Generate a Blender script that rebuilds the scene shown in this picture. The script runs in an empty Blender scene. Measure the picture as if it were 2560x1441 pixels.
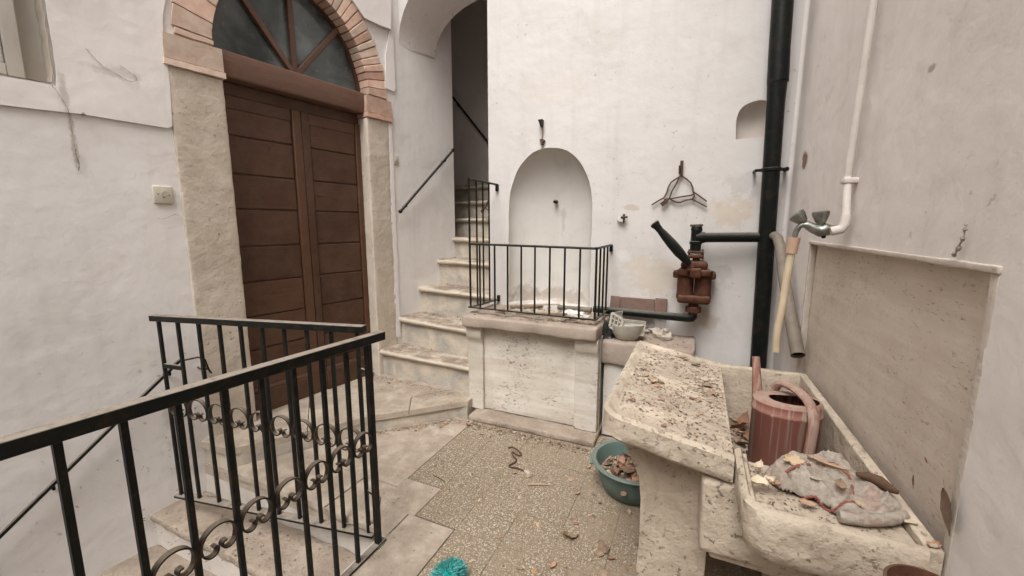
import bpy, bmesh, math, random
from mathutils import Vector, noise as mnoise
from mathutils.geometry import tessellate_polygon
R = math.radians
rnd = random.Random(7)
S = bpy.context.scene
COL = S.collection

# ------------------------------------------------------------------ camera, sky, sun, exposure
F_PX, PITCH, YAW, EYE = 1030.0, R(8.72), R(24.3), 1.55
cam_d = bpy.data.cameras.new('camera'); cam = bpy.data.objects.new('camera', cam_d); COL.objects.link(cam)
cam.location = (0, 0, EYE); cam.rotation_euler = (R(90) - PITCH, 0, YAW)
cam_d.sensor_fit = 'HORIZONTAL'; cam_d.sensor_width = 36.0; cam_d.lens = F_PX / 2560 * 36
cam_d.clip_start = 0.02; cam_d.clip_end = 500
S.camera = cam
SUN_EL, SUN_AZ = R(60), R(180)          # azimuth clockwise from +Y, towards the sun
W = bpy.data.worlds.new('World'); S.world = W; W.use_nodes = True
wn = W.node_tree; bg = wn.nodes['Background']
sky = wn.nodes.new('ShaderNodeTexSky'); sky.sky_type = 'NISHITA'; sky.sun_disc = False
sky.sun_elevation = SUN_EL; sky.sun_rotation = SUN_AZ; sky.air_density = 1.0; sky.dust_density = 5.0; sky.ozone_density = 0.6
hz = wn.nodes.new('ShaderNodeHueSaturation'); hz.inputs['Saturation'].default_value = 0.06      # milky overcast
wn.links.new(sky.outputs[0], hz.inputs['Color']); wn.links.new(hz.outputs[0], bg.inputs[0]); bg.inputs[1].default_value = 0.15
sun_d = bpy.data.lights.new('sun', 'SUN'); sun = bpy.data.objects.new('sun', sun_d); COL.objects.link(sun)
sun_d.energy = 1.5; sun_d.angle = R(40); sun_d.color = (1.0, 0.972, 0.93)
sdir = Vector((math.sin(SUN_AZ) * math.cos(SUN_EL), math.cos(SUN_AZ) * math.cos(SUN_EL), math.sin(SUN_EL)))
sun.rotation_euler = sdir.to_track_quat('Z', 'Y').to_euler(); sun.location = sdir * 20
S.view_settings.view_transform = 'Standard'; S.view_settings.look = 'None'
S.view_settings.gamma = 1.0; S.view_settings.exposure = 1.0; S.view_settings.use_curve_mapping = False
S.cycles.max_bounces = 4; S.cycles.diffuse_bounces = 4; S.cycles.glossy_bounces = 2
S.cycles.use_denoising = True

# ------------------------------------------------------------------ survey helpers: where a point seen in the photo lies on a known real plane
CF = Vector((-math.sin(YAW) * math.cos(PITCH), math.cos(YAW) * math.cos(PITCH), -math.sin(PITCH)))
CR = Vector((math.cos(YAW), math.sin(YAW), 0)); CU = CR.cross(CF); EYEP = Vector((0, 0, EYE))
def hit(x, y, p, n):
    d = CF + CR * ((x - 1280) / F_PX) - CU * ((y - 720.5) / F_PX)
    n = Vector(n); return EYEP + d * ((Vector(p) - EYEP).dot(n) / d.dot(n))
def onz(x, y, z): return hit(x, y, (0, 0, z), (0, 0, 1))
def ony(x, y, Y): return hit(x, y, (0, Y, 0), (0, 1, 0))
def onx(x, y, X): return hit(x, y, (X, 0, 0), (1, 0, 0))
# wall frames: local x along the wall (to the viewer's right), local y into the wall, z up
YB = 3.3
BW_O, BW_A = Vector((0, YB, 0)), 0.0
LW_A = R(81); LW_O = Vector((-2.908, 2.363, 0)); LD = Vector((math.cos(LW_A), math.sin(LW_A), 0)); LN = Vector((LD.y, -LD.x, 0))
LT = 0.12                                # wall face stands 12 cm in front of the door leaf
RW_O, RW_A = Vector((0.53, YB, 0)), R(-89.0); RD = Vector((math.cos(RW_A), math.sin(RW_A), 0)); RN = Vector((RD.y, -RD.x, 0))
def onB(x, y, off=0.0):
    p = ony(x, y, YB - off); return p.x, p.z
def onL(x, y, t=LT):
    p = hit(x, y, LW_O + LN * t, LN); return (p - LW_O).dot(LD), p.z
def onR(x, y, off=0.0):
    p = hit(x, y, RW_O + RN * off, RN); return (p - RW_O).dot(RD), p.z
def LWp(s, t, z): return LW_O + LD * s + LN * t + Vector((0, 0, z))
def RWp(u, off, z): return RW_O + RD * u + RN * off + Vector((0, 0, z))

# ------------------------------------------------------------------ node helpers and materials
def nd(nt, typ, inp=None, **props):
    n = nt.nodes.new(typ)
    for k, v in props.items(): setattr(n, k, v)
    for k, v in (inp or {}).items():
        if isinstance(v, bpy.types.NodeSocket): nt.links.new(v, n.inputs[k])
        else: n.inputs[k].default_value = v
    return n
def c4(c): return (c[0], c[1], c[2], 1.0)
def new_mat(name, rough=0.8, metal=0.0, spec=0.3):
    m = bpy.data.materials.new(name); m.use_nodes = True
    nt = m.node_tree; b = nt.nodes['Principled BSDF']
    b.inputs['Roughness'].default_value = rough; b.inputs['Metallic'].default_value = metal
    b.inputs['Specular IOR Level'].default_value = spec
    return m, nt, b
def coords(nt, kind='Object', scale=(1, 1, 1)):
    tc = nd(nt, 'ShaderNodeTexCoord')
    if scale == (1, 1, 1): return tc.outputs[kind]
    return nd(nt, 'ShaderNodeMapping', {'Vector': tc.outputs[kind], 'Scale': scale}).outputs[0]
def noise(nt, vec, scale, detail=4, rough=0.55, dist=0.0):
    return nd(nt, 'ShaderNodeTexNoise', {'Vector': vec, 'Scale': scale, 'Detail': detail, 'Roughness': rough, 'Distortion': dist}).outputs[0]
def vor(nt, vec, scale, feature='F1', out='Distance'):
    return nd(nt, 'ShaderNodeTexVoronoi', {'Vector': vec, 'Scale': scale}, feature=feature).outputs[out]
def mapr(nt, v, a, b, c=0.0, d=1.0):
    return nd(nt, 'ShaderNodeMapRange', {'Value': v, 'From Min': a, 'From Max': b, 'To Min': c, 'To Max': d}, clamp=True).outputs[0]
def math_(nt, op, a, b=0.0):
    n = nt.nodes.new('ShaderNodeMath'); n.operation = op
    for i, v in enumerate((a, b)):
        if isinstance(v, bpy.types.NodeSocket): nt.links.new(v, n.inputs[i])
        else: n.inputs[i].default_value = v
    return n.outputs[0]
def mixc(nt, f, a, b):
    n = nt.nodes.new('ShaderNodeMix'); n.data_type = 'RGBA'
    for i, v in ((0, f), (6, a), (7, b)):
        if isinstance(v, bpy.types.NodeSocket): nt.links.new(v, n.inputs[i])
        else: n.inputs[i].default_value = v if i == 0 else c4(v)
    return n.outputs[2]
def bump(nt, h, strength, dist, normal=None):
    i = {'Height': h, 'Strength': strength, 'Distance': dist}
    if normal is not None: i['Normal'] = normal
    return nd(nt, 'ShaderNodeBump', i).outputs[0]
def setc(nt, b, col, nrm=None, rough=None):
    nt.links.new(col, b.inputs['Base Color'])
    if nrm is not None: nt.links.new(nrm, b.inputs['Normal'])
    if rough is not None: nt.links.new(rough, b.inputs['Roughness'])

def plaster(name, c1, c2, spots=(), flecks=0.0, bumpy=1.0, fleck_box=None):
    m, nt, b = new_mat(name, 0.9, spec=0.15)
    v = coords(nt)
    big = mapr(nt, noise(nt, v, 1.1, 5, 0.6, 0.4), 0.35, 0.68)
    col = mixc(nt, big, c1, c2)
    stain = mapr(nt, noise(nt, v, 3.2, 4, 0.65, 0.8), 0.54, 0.76, 0, 0.45)
    col = mixc(nt, stain, col, (c2[0] * .82, c2[1] * .79, c2[2] * .75))
    streak = noise(nt, coords(nt, 'Object', (9, 9, .8)), 1.0, 4, 0.6)
    col = mixc(nt, mapr(nt, streak, .52, .76, 0, .26), col, (c2[0] * .75, c2[1] * .72, c2[2] * .68))
    edge_n = noise(nt, v, 11, 5, 0.7)
    nrm_h = None
    for (cx, cz, rx, rz, sc, amt) in spots:
        d = nd(nt, 'ShaderNodeVectorMath', {0: v, 1: (cx, 0, cz)}, operation='SUBTRACT').outputs[0]
        d = nd(nt, 'ShaderNodeVectorMath', {0: d, 1: (1 / rx, 0, 1 / rz)}, operation='MULTIPLY').outputs[0]
        ln = nd(nt, 'ShaderNodeVectorMath', {0: d}, operation='LENGTH').outputs['Value']
        k = math_(nt, 'ADD', ln, math_(nt, 'MULTIPLY', math_(nt, 'SUBTRACT', edge_n, .5), 3.2))
        col = mixc(nt, mapr(nt, k, 1.0, .55, 0, amt), col, sc)
    if flecks:
        fn = noise(nt, v, 26, 3, .6)
        zone = mapr(nt, noise(nt, v, 2.3, 3), .45, .6)
        fm = math_(nt, 'MULTIPLY', mapr(nt, fn, .63, .70), zone)
        if fleck_box:
            (cx, cz, rx, rz) = fleck_box
            d = nd(nt, 'ShaderNodeVectorMath', {0: v, 1: (cx, 0, cz)}, operation='SUBTRACT').outputs[0]
            d = nd(nt, 'ShaderNodeVectorMath', {0: d, 1: (1 / rx, 0, 1 / rz)}, operation='MULTIPLY').outputs[0]
            ln = nd(nt, 'ShaderNodeVectorMath', {0: d}, operation='LENGTH').outputs['Value']
            fm = math_(nt, 'MULTIPLY', fm, mapr(nt, ln, 1.1, .6))
        col = mixc(nt, math_(nt, 'MULTIPLY', fm, flecks), col, (.22, .15, .10))
    n1 = bump(nt, noise(nt, v, 2.2, 3, .5), .35 * bumpy, .05)
    n2 = bump(nt, noise(nt, v, 14, 5, .6), .22 * bumpy, .012, n1)
    n3 = bump(nt, noise(nt, v, 90, 3, .6), .12, .003, n2)
    setc(nt, b, col, n3)
    return m

def stone(name, c1, c2, dark, pits=.5, pscale=(30, 30, 60), rough=.85, bumps=1.0, dust=0.0, kind='Object', n_scale=5, pt=(.64, .70), vein=None):
    m, nt, b = new_mat(name, rough, spec=0.2)
    v = coords(nt, kind)
    col = mixc(nt, mapr(nt, noise(nt, v, n_scale, 6, .6, .5), .35, .68), c1, c2)
    col = mixc(nt, mapr(nt, noise(nt, v, n_scale * 5, 5, .7), .55, .8, 0, .5), col, (c2[0] * .6, c2[1] * .57, c2[2] * .53))
    if vein:
        vn = noise(nt, coords(nt, kind, vein[0]), 1.0, 5, .65, .5)
        col = mixc(nt, mapr(nt, vn, .40, .66, 0, vein[2]), col, vein[1])
    pv = coords(nt, kind, pscale)
    pn = noise(nt, pv, 1.0, 4, .65)
    zone = mapr(nt, noise(nt, v, 3.1, 3), .4, .62)
    pm = math_(nt, 'MULTIPLY', mapr(nt, pn, pt[0], pt[1]), zone)
    col = mixc(nt, math_(nt, 'MULTIPLY', pm, pits), col, dark)
    if dust:
        nz = nd(nt, 'ShaderNodeSeparateXYZ', {0: nd(nt, 'ShaderNodeNewGeometry').outputs['Normal']}).outputs[2]
        dm = math_(nt, 'MULTIPLY', mapr(nt, nz, .5, .95), mapr(nt, noise(nt, v, 6, 5, .7), .32, .58))
        col = mixc(nt, math_(nt, 'MULTIPLY', dm, dust), col, (.20, .155, .12))
    n1 = bump(nt, noise(nt, v, 9, 5, .65), .5 * bumps, .02)
    n2 = bump(nt, noise(nt, v, 60, 4, .6), .3 * bumps, .005, n1)
    n3 = bump(nt, math_(nt, 'SUBTRACT', 1.0, pm), .7 * pits, .006, n2)
    setc(nt, b, col, n3)
    return m

def painted_iron(name, base, dust=(.30, .25, .20), rough=.42, amt=.9, rust=.0):
    m, nt, b = new_mat(name, rough, spec=.25)
    v = coords(nt, 'Object')
    nz = nd(nt, 'ShaderNodeSeparateXYZ', {0: nd(nt, 'ShaderNodeNewGeometry').outputs['Normal']}).outputs[2]
    n = noise(nt, v, 22, 5, .7)
    col = mixc(nt, mapr(nt, noise(nt, v, 45, 4), .66, .74, 0, .5), base, (.045, .035, .028))
    if rust: col = mixc(nt, mapr(nt, noise(nt, v, 18, 5, .7), .5, .66, 0, rust), col, (.16, .07, .035))
    dm = math_(nt, 'MULTIPLY', mapr(nt, nz, .35, .9), mapr(nt, n, .25, .5, .35, 1))
    dm = math_(nt, 'MULTIPLY', dm, amt)
    col = mixc(nt, dm, col, dust)
    setc(nt, b, col, bump(nt, noise(nt, v, 70, 4, .7), .25, .002), mapr(nt, dm, 0, 1, rough, .95))
    return m

def simple(name, c1, c2, scale=12, rough=.6, metal=0.0, spec=.35, bs=.2, bd=.004, stretch=(1, 1, 1), obj_rand=0.0, island=0.0, dust=0.0, dustc=(.30, .25, .19)):
    m, nt, b = new_mat(name, rough, metal, spec)
    v = coords(nt, 'Object', stretch)
    f = noise(nt, v, scale, 5, .6)
    col = mixc(nt, mapr(nt, f, .32, .68), c1, c2)
    if obj_rand:
        r = nd(nt, 'ShaderNodeObjectInfo').outputs['Random']
        hs = nd(nt, 'ShaderNodeHueSaturation', {'Hue': mapr(nt, r, 0, 1, .5 - .018 * obj_rand, .5 + .018 * obj_rand), 'Saturation': mapr(nt, r, 0, 1, 1.1, .75),
                'Value': mapr(nt, math_(nt, 'FRACT', math_(nt, 'MULTIPLY', r, 7.31)), 0, 1, 1 - .45 * obj_rand, 1 + .45 * obj_rand), 'Color': col})
        col = hs.outputs[0]
    if island:
        r = nd(nt, 'ShaderNodeNewGeometry').outputs['Random Per Island']
        hs = nd(nt, 'ShaderNodeHueSaturation', {'Hue': .5, 'Saturation': mapr(nt, r, 0, 1, .6, 1.15), 'Value': mapr(nt, math_(nt, 'FRACT', math_(nt, 'MULTIPLY', r, 5.7)), 0, 1, 1 - island, 1 + island), 'Color': col})
        col = hs.outputs[0]
    if dust:
        nz = nd(nt, 'ShaderNodeSeparateXYZ', {0: nd(nt, 'ShaderNodeNewGeometry').outputs['Normal']}).outputs[2]
        dm = math_(nt, 'MULTIPLY', mapr(nt, nz, .25, .9), mapr(nt, noise(nt, coords(nt), 20, 5, .7), .3, .6, .3, 1))
        col = mixc(nt, math_(nt, 'MULTIPLY', dm, dust), col, dustc)
    setc(nt, b, col, bump(nt, f, bs, bd))
    return m

def terrazzo(name):
    m, nt, b = new_mat(name, .75, spec=.25)
    v = coords(nt, 'Object')
    vv = nd(nt, 'ShaderNodeVectorMath', {0: v, 1: nd(nt, 'ShaderNodeVectorMath', {0: nd(nt, 'ShaderNodeTexNoise', {'Vector': v, 'Scale': 60.0}).outputs['Color'], 1: (.012, .012, .012)}, operation='MULTIPLY').outputs[0]}, operation='ADD').outputs[0]
    cellc = vor(nt, vv, 175, 'F1', 'Color'); edge = vor(nt, vv, 175, 'DISTANCE_TO_EDGE', 'Distance')
    rv = nd(nt, 'ShaderNodeSeparateXYZ', {0: cellc})
    matrix = mixc(nt, noise(nt, v, 30, 4), (.12, .095, .072), (.165, .13, .097))
    chip = mixc(nt, mapr(nt, rv.outputs[0], .48, .52), (.47, .42, .34), (.22, .155, .08))
    chip = mixc(nt, mapr(nt, rv.outputs[1], .66, .70), chip, (.17, .14, .105))
    ischip = math_(nt, 'MULTIPLY', mapr(nt, edge, .02, .07), mapr(nt, rv.outputs[2], .10, .14))
    col = mixc(nt, ischip, matrix, chip)
    grime = mapr(nt, noise(nt, nd(nt, 'ShaderNodeTexCoord').outputs['Object'], 2.0, 6, .7, .5), .36, .66)
    wp = nd(nt, 'ShaderNodeNewGeometry').outputs['Position']
    g2 = mapr(nt, noise(nt, wp, 2.6, 5, .78, 1.2), .38, .62, .05, .85)
    sx = nd(nt, 'ShaderNodeSeparateXYZ', {0: wp})
    g2 = math_(nt, 'MULTIPLY', g2, mapr(nt, sx.outputs[0], -1.25, -.2, .55, 1.15))
    col = mixc(nt, g2, col, (.235, .18, .125))
    col = mixc(nt, mapr(nt, noise(nt, wp, 34, 5, .75), .54, .70, 0, .7), col, (.13, .095, .068))
    setc(nt, b, col, bump(nt, noise(nt, wp, 60, 5, .7), .3, .004))
    return m

def wood_paint(name, base, hi):
    m, nt, b = new_mat(name, .5, spec=.35)
    v = coords(nt, 'Object', (3, 3, 3))
    g = noise(nt, coords(nt, 'Object', (4, 40, 60)), 1.0, 5, .6, .6)
    col = mixc(nt, mapr(nt, g, .3, .75), base, hi)
    col = mixc(nt, mapr(nt, noise(nt, v, 7, 6, .75), .52, .72, 0, .6), col, (base[0] * .45, base[1] * .45, base[2] * .45))
    rr_ = nd(nt, 'ShaderNodeObjectInfo').outputs['Random']
    col = nd(nt, 'ShaderNodeHueSaturation', {'Hue': .5, 'Saturation': 1.0, 'Value': mapr(nt, rr_, 0, 1, .80, 1.2), 'Color': col}).outputs[0]
    dusty = mapr(nt, noise(nt, v, 1.6, 6, .7), .42, .7, 0, .45)
    col = mixc(nt, dusty, col, (.13, .078, .05))
    setc(nt, b, col, bump(nt, g, .45, .004), mapr(nt, g, .3, .7, .42, .62))
    return m

M = {}
def spot(fr, x, y, rxp, rzp, col, amt):            # a stain seen at photo x,y on a wall, its half sizes in photo pixels
    f = {'B': onB, 'L': onL, 'R': onR}[fr]
    a = f(x, y); b_ = f(x + rxp, y); c_ = f(x, y + rzp)
    return (a[0], a[1], abs(b_[0] - a[0]), abs(c_[1] - a[1]), col, amt)
OCH, GRY, TAN, LGT = (.58, .50, .40), (.47, .44, .42), (.44, .36, .28), (.82, .80, .76)
M['plaster_back'] = plaster('plaster_back', (.615, .585, .56), (.58, .55, .525), [
    spot('B', 1640, 690, 95, 55, (.55, .46, .36), .6), spot('B', 1600, 655, 34, 30, OCH, .25), spot('B', 1830, 530, 70, 45, (.54, .45, .35), .7), spot('B', 1862, 460, 50, 36, GRY, .55),
    spot('B', 1800, 690, 32, 36, GRY, .7), spot('B', 1500, 700, 22, 70, OCH, .6), spot('B', 1560, 640, 30, 14, LGT, .2), spot('B', 1575, 520, 22, 9, TAN, .6), spot('B', 1760, 800, 34, 32, TAN, .55),
    spot('B', 1380, 225, 110, 50, (.62, .56, .51), .35), spot('B', 1700, 640, 60, 30, LGT, .15),
    spot('B', 1357, 340, 6, 26, (.34, .24, .16), .35)], flecks=.5)
M['plaster_niche'] = plaster('plaster_niche', (.60, .57, .53), (.55, .52, .48), [
    spot('B', 1370, 748, 130, 22, (.34, .28, .235), .6), spot('B', 1300, 742, 46, 30, (.30, .25, .21), .5), spot('B', 1388, 560, 8, 50, (.42, .37, .33), .5)])
M['plaster_niche_small'] = plaster('plaster_niche_small', (.58, .52, .47), (.52, .465, .42))
M['plaster_left'] = plaster('plaster_left', (.80, .77, .745), (.75, .715, .69), [
    spot('L', 180, 330, 10, 110, (.34, .28, .24), .6), spot('L', 300, 185, 45, 20, (.44, .39, .35), .35), spot('L', 560, 1340, 90, 120, (.42, .36, .31), .5), spot('L', 470, 1090, 60, 90, (.5, .44, .39), .4)],
    flecks=.75, fleck_box=(onL(330, 1130) + (.75, .75)))
M['plaster_layer'] = plaster('plaster_layer', (.82, .775, .75), (.765, .72, .695), [spot('L', 280, 180, 80, 14, (.44, .39, .35), .4), spot('L', 160, 240, 12, 50, (.40, .34, .29), .5)])
M['plaster_right'] = plaster('plaster_right', (.745, .685, .645), (.68, .625, .585), [spot('R', 2330, 170, 14, 12, (.2, .15, .12), .6), spot('R', 2420, 720, 50, 90, (.60, .56, .52), .5), spot('R', 2010, 400, 9, 22, (.18, .10, .06), 0.9)], flecks=.35)
M['plaster_stair'] = plaster('plaster_stair', (.76, .715, .69), (.70, .655, .635), flecks=.6)
M['plaster_dark'] = plaster('plaster_dark', (.72, .665, .64), (.65, .60, .58))
M['plaster_riser'] = plaster('plaster_riser', (.66, .62, .57), (.52, .47, .42), flecks=.5)
M['stair_riser'] = stone('stair_riser', (.58, .50, .395), (.33, .31, .28), (.2, .15, .11), .6, (20, 20, 40), .9, 1.2, n_scale=4.5)
M['grout'] = simple('grout', (.10, .078, .058), (.15, .12, .09), 30, .95)
M['travertine'] = stone('travertine', (.68, .63, .56), (.57, .515, .44), (.13, .09, .055), .9, (36, 36, 105), .75, .6, n_scale=3.5, pt=(.58, .64), vein=((2, 2, 16), (.47, .40, .32), .6))
M['travertine_panel'] = stone('travertine_panel', (.66, .575, .49), (.58, .49, .41), (.18, .12, .08), .75, (30, 95, 110), .75, .5, pt=(.60, .68), n_scale=3, vein=((2.2, 4, 22), (.43, .345, .27), .35))
M['travertine_border'] = stone('travertine_border', (.54, .475, .41), (.45, .39, .33), (.2, .15, .1), .6, (40, 60, 60), .8, .8)
M['stone_jamb'] = stone('stone_jamb', (.585, .51, .425), (.48, .41, .33), (.17, .125, .088), .8, (38, 38, 38), .9, 1.1, pt=(.60, .68))
M['stone_step'] = stone('stone_step', (.57, .495, .40), (.46, .385, .305), (.18, .13, .09), .5, (40, 40, 60), .85, .8, dust=.95)
M['stone_cap'] = stone('stone_cap', (.40, .325, .265), (.31, .25, .205), (.13, .10, .08), .5, (30, 30, 30), .9, 1.0, dust=.45)
M['stone_slab'] = stone('stone_slab', (.47, .40, .32), (.345, .285, .225), (.15, .105, .07), .8, (36, 36, 36), .85, 1.1, dust=.6, kind='Object')
M['stone_sink'] = stone('stone_sink', (.56, .475, .375), (.40, .33, .255), (.12, .085, .058), .8, (48, 48, 48), .88, 1.6, dust=.35, n_scale=8, pt=(.58, .65))
M['stone_rough'] = stone('stone_rough', (.38, .315, .25), (.25, .20, .155), (.12, .085, .06), .7, (24, 24, 24), .92, 2.4, dust=.5)
M['brick'] = simple('brick', (.54, .345, .25), (.63, .465, .37), 14, .9, 0, .15, .6, .01, obj_rand=.6)
M['mortar'] = simple('mortar', (.42, .36, .30), (.30, .25, .20), 40, .95, 0, .1, .6, .006)
M['door_paint'] = wood_paint('door_paint', (.070, .031, .0165), (.088, .040, .0215))
M['door_paint_light'] = wood_paint('door_paint_light', (.115, .058, .039), (.145, .078, .054))
M['iron'] = painted_iron('iron', (.0045, .0060, .0050), dust=(.25, .21, .17), rust=.14)
M['iron_stair'] = painted_iron('iron_stair', (.009, .0095, .0052), dust=(.15, .12, .10), amt=.7)
M['iron_pipe'] = painted_iron('iron_pipe', (.0032, .0055, .0048), amt=.3, rough=.42, rust=.12)
M['iron_pump_black'] = painted_iron('iron_pump_black', (.0045, .006, .0055), dust=(.15, .135, .105), amt=.8)
M['scroll_iron'] = painted_iron('scroll_iron', (.026, .020, .015), dust=(.17, .135, .10), amt=.8, rust=.3)
M['rust'] = simple('rust', (.058, .022, .013), (.105, .045, .026), 22, .9, .1, .2, .6, .006, dust=.35, dustc=(.24, .17, .12))
M['rust_thin'] = simple('rust_thin', (.06, .038, .027), (.13, .075, .048), 35, .9, .1, .2, .5, .003)
M['chrome'] = simple('chrome', (.34, .34, .31), (.17, .18, .16), 30, .38, .85, .5, .3, .002)
M['white_pipe'] = simple('white_pipe', (.66, .595, .545), (.57, .51, .465), 14, .6, 0, .3, .3, .004)
M['hose_white'] = simple('hose_white', (.60, .50, .35), (.50, .40, .27), 9, .55, 0, .35, .2, .003)
M['hose_joint'] = simple('hose_joint', (.52, .36, .26), (.46, .31, .22), 9, .55)
M['grey_pipe'] = simple('grey_pipe', (.21, .175, .135), (.15, .125, .097), 10, .6, 0, .3, .2, .003)
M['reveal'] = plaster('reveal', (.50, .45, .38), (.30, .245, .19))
M['black'] = simple('black', (.006, .006, .006), (.010, .010, .010), 10, .9)
M['red_can'] = None
M['teal_plastic'] = simple('teal_plastic', (.085, .135, .118), (.115, .165, .147), 9, .45, 0, .4, .1, .003, dust=.3)
M['teal_wool'] = simple('teal_wool', (.03, .26, .24), (.05, .36, .33), 30, .9, 0, .1, island=.35)
M['leaf'] = simple('leaf', (.24, .14, .085), (.36, .235, .15), 25, .85, 0, .2, .5, .004, obj_rand=.9)
M['leaf_pale'] = simple('leaf_pale', (.52, .40, .26), (.60, .48, .33), 25, .85, 0, .2, .5, .004, obj_rand=.4)
M['litter'] = simple('litter', (.19, .13, .085), (.30, .215, .145), 30, .9, 0, .15, .4, .004, island=.75)
def towel():
    m, nt, b = new_mat('felt', .97, spec=.05)
    v = coords(nt)
    wv = nd(nt, 'ShaderNodeTexWave', {'Vector': v, 'Scale': 95.0, 'Distortion': 3.0, 'Detail': 2.0}, bands_direction='DIAGONAL').outputs[1]
    col = mixc(nt, mapr(nt, noise(nt, v, 30, 5, .7), .32, .68), (.33, .28, .225), (.56, .495, .42))
    col = mixc(nt, mapr(nt, noise(nt, v, 16, 4, .6), .52, .64, 0, .5), col, (.40, .235, .19))
    col = mixc(nt, mapr(nt, wv, 0, 1, 0, .25), col, (.20, .165, .13))
    setc(nt, b, col, bump(nt, noise(nt, v, 70, 4, .7), 1.0, .008, bump(nt, wv, .6, .003))); return m
M['felt'] = towel()
M['stitch'] = simple('stitch', (.20, .06, .05), (.27, .11, .09), 60, .9, 0, .1, .6, .004)
M['plastic_white'] = simple('plastic_white', (.58, .55, .48), (.46, .43, .36), 16, .5, 0, .4, .2, .003, dust=.35)
M['plastic_switch'] = simple('plastic_switch', (.56, .52, .43), (.50, .46, .37), 20, .5)
M['tile_brown'] = simple('tile_brown', (.155, .095, .075), (.21, .135, .11), 18, .8, 0, .2, .4, .004, obj_rand=.3)
M['cloth_white'] = simple('cloth_white', (.72, .70, .66), (.60, .57, .53), 30, .9, 0, .1, .6, .01)
M['bottle_dark'] = simple('bottle_dark', (.015, .018, .017), (.035, .035, .032), 20, .5)
M['window_paint'] = simple('window_paint', (.55, .52, .46), (.44, .41, .355), 10, .7, 0, .3, .3, .004, stretch=(1, 1, .3))
M['rubble'] = stone('rubble', (.46, .40, .33), (.36, .30, .24), (.2, .15, .11), .4, (30, 30, 30), .9, 1.4)
M['wood_old'] = simple('wood_old', (.20, .15, .11), (.29, .225, .165), 8, .85, 0, .2, .5, .004, stretch=(1, 9, 9))
M['cobweb'] = simple('cobweb', (.22, .19, .16), (.32, .28, .24), 40, 1.0)
def glass_mat():
    m, nt, b = new_mat('dusty_glass', .22, spec=.5)
    v = coords(nt)
    f = noise(nt, v, 3.0, 5, .6, .7)
    col = mixc(nt, mapr(nt, f, .35, .7), (.030, .038, .036), (.15, .17, .17))
    setc(nt, b, col, None, mapr(nt, noise(nt, v, 12, 4),   .3, .7, .06, .32)); return m
M['glass'] = glass_mat()
def can_mat():
    m, nt, b = new_mat('red_can', .5, spec=.4)
    v = coords(nt)
    st = noise(nt, coords(nt, 'Object', (48, 48, 1.2)), 1.0, 4, .6)
    col = mixc(nt, noise(nt, v, 9, 4), (.25, .055, .040), (.18, .042, .031))
    col = mixc(nt, mapr(nt, st, .48, .58, .22, .9), col, (.40, .29, .235))
    nz = nd(nt, 'ShaderNodeSeparateXYZ', {0: nd(nt, 'ShaderNodeNewGeometry').outputs['Normal']}).outputs[2]
    dm = math_(nt, 'MULTIPLY', mapr(nt, nz, .1, .7), mapr(nt, noise(nt, v, 25, 5, .7), .28, .55, .3, .95))
    col = mixc(nt, dm, col, (.30, .21, .16))
    setc(nt, b, col, bump(nt, noise(nt, v, 60, 4), .2, .002), mapr(nt, dm, 0, 1, .45, .95)); return m
M['red_can'] = can_mat()

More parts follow.
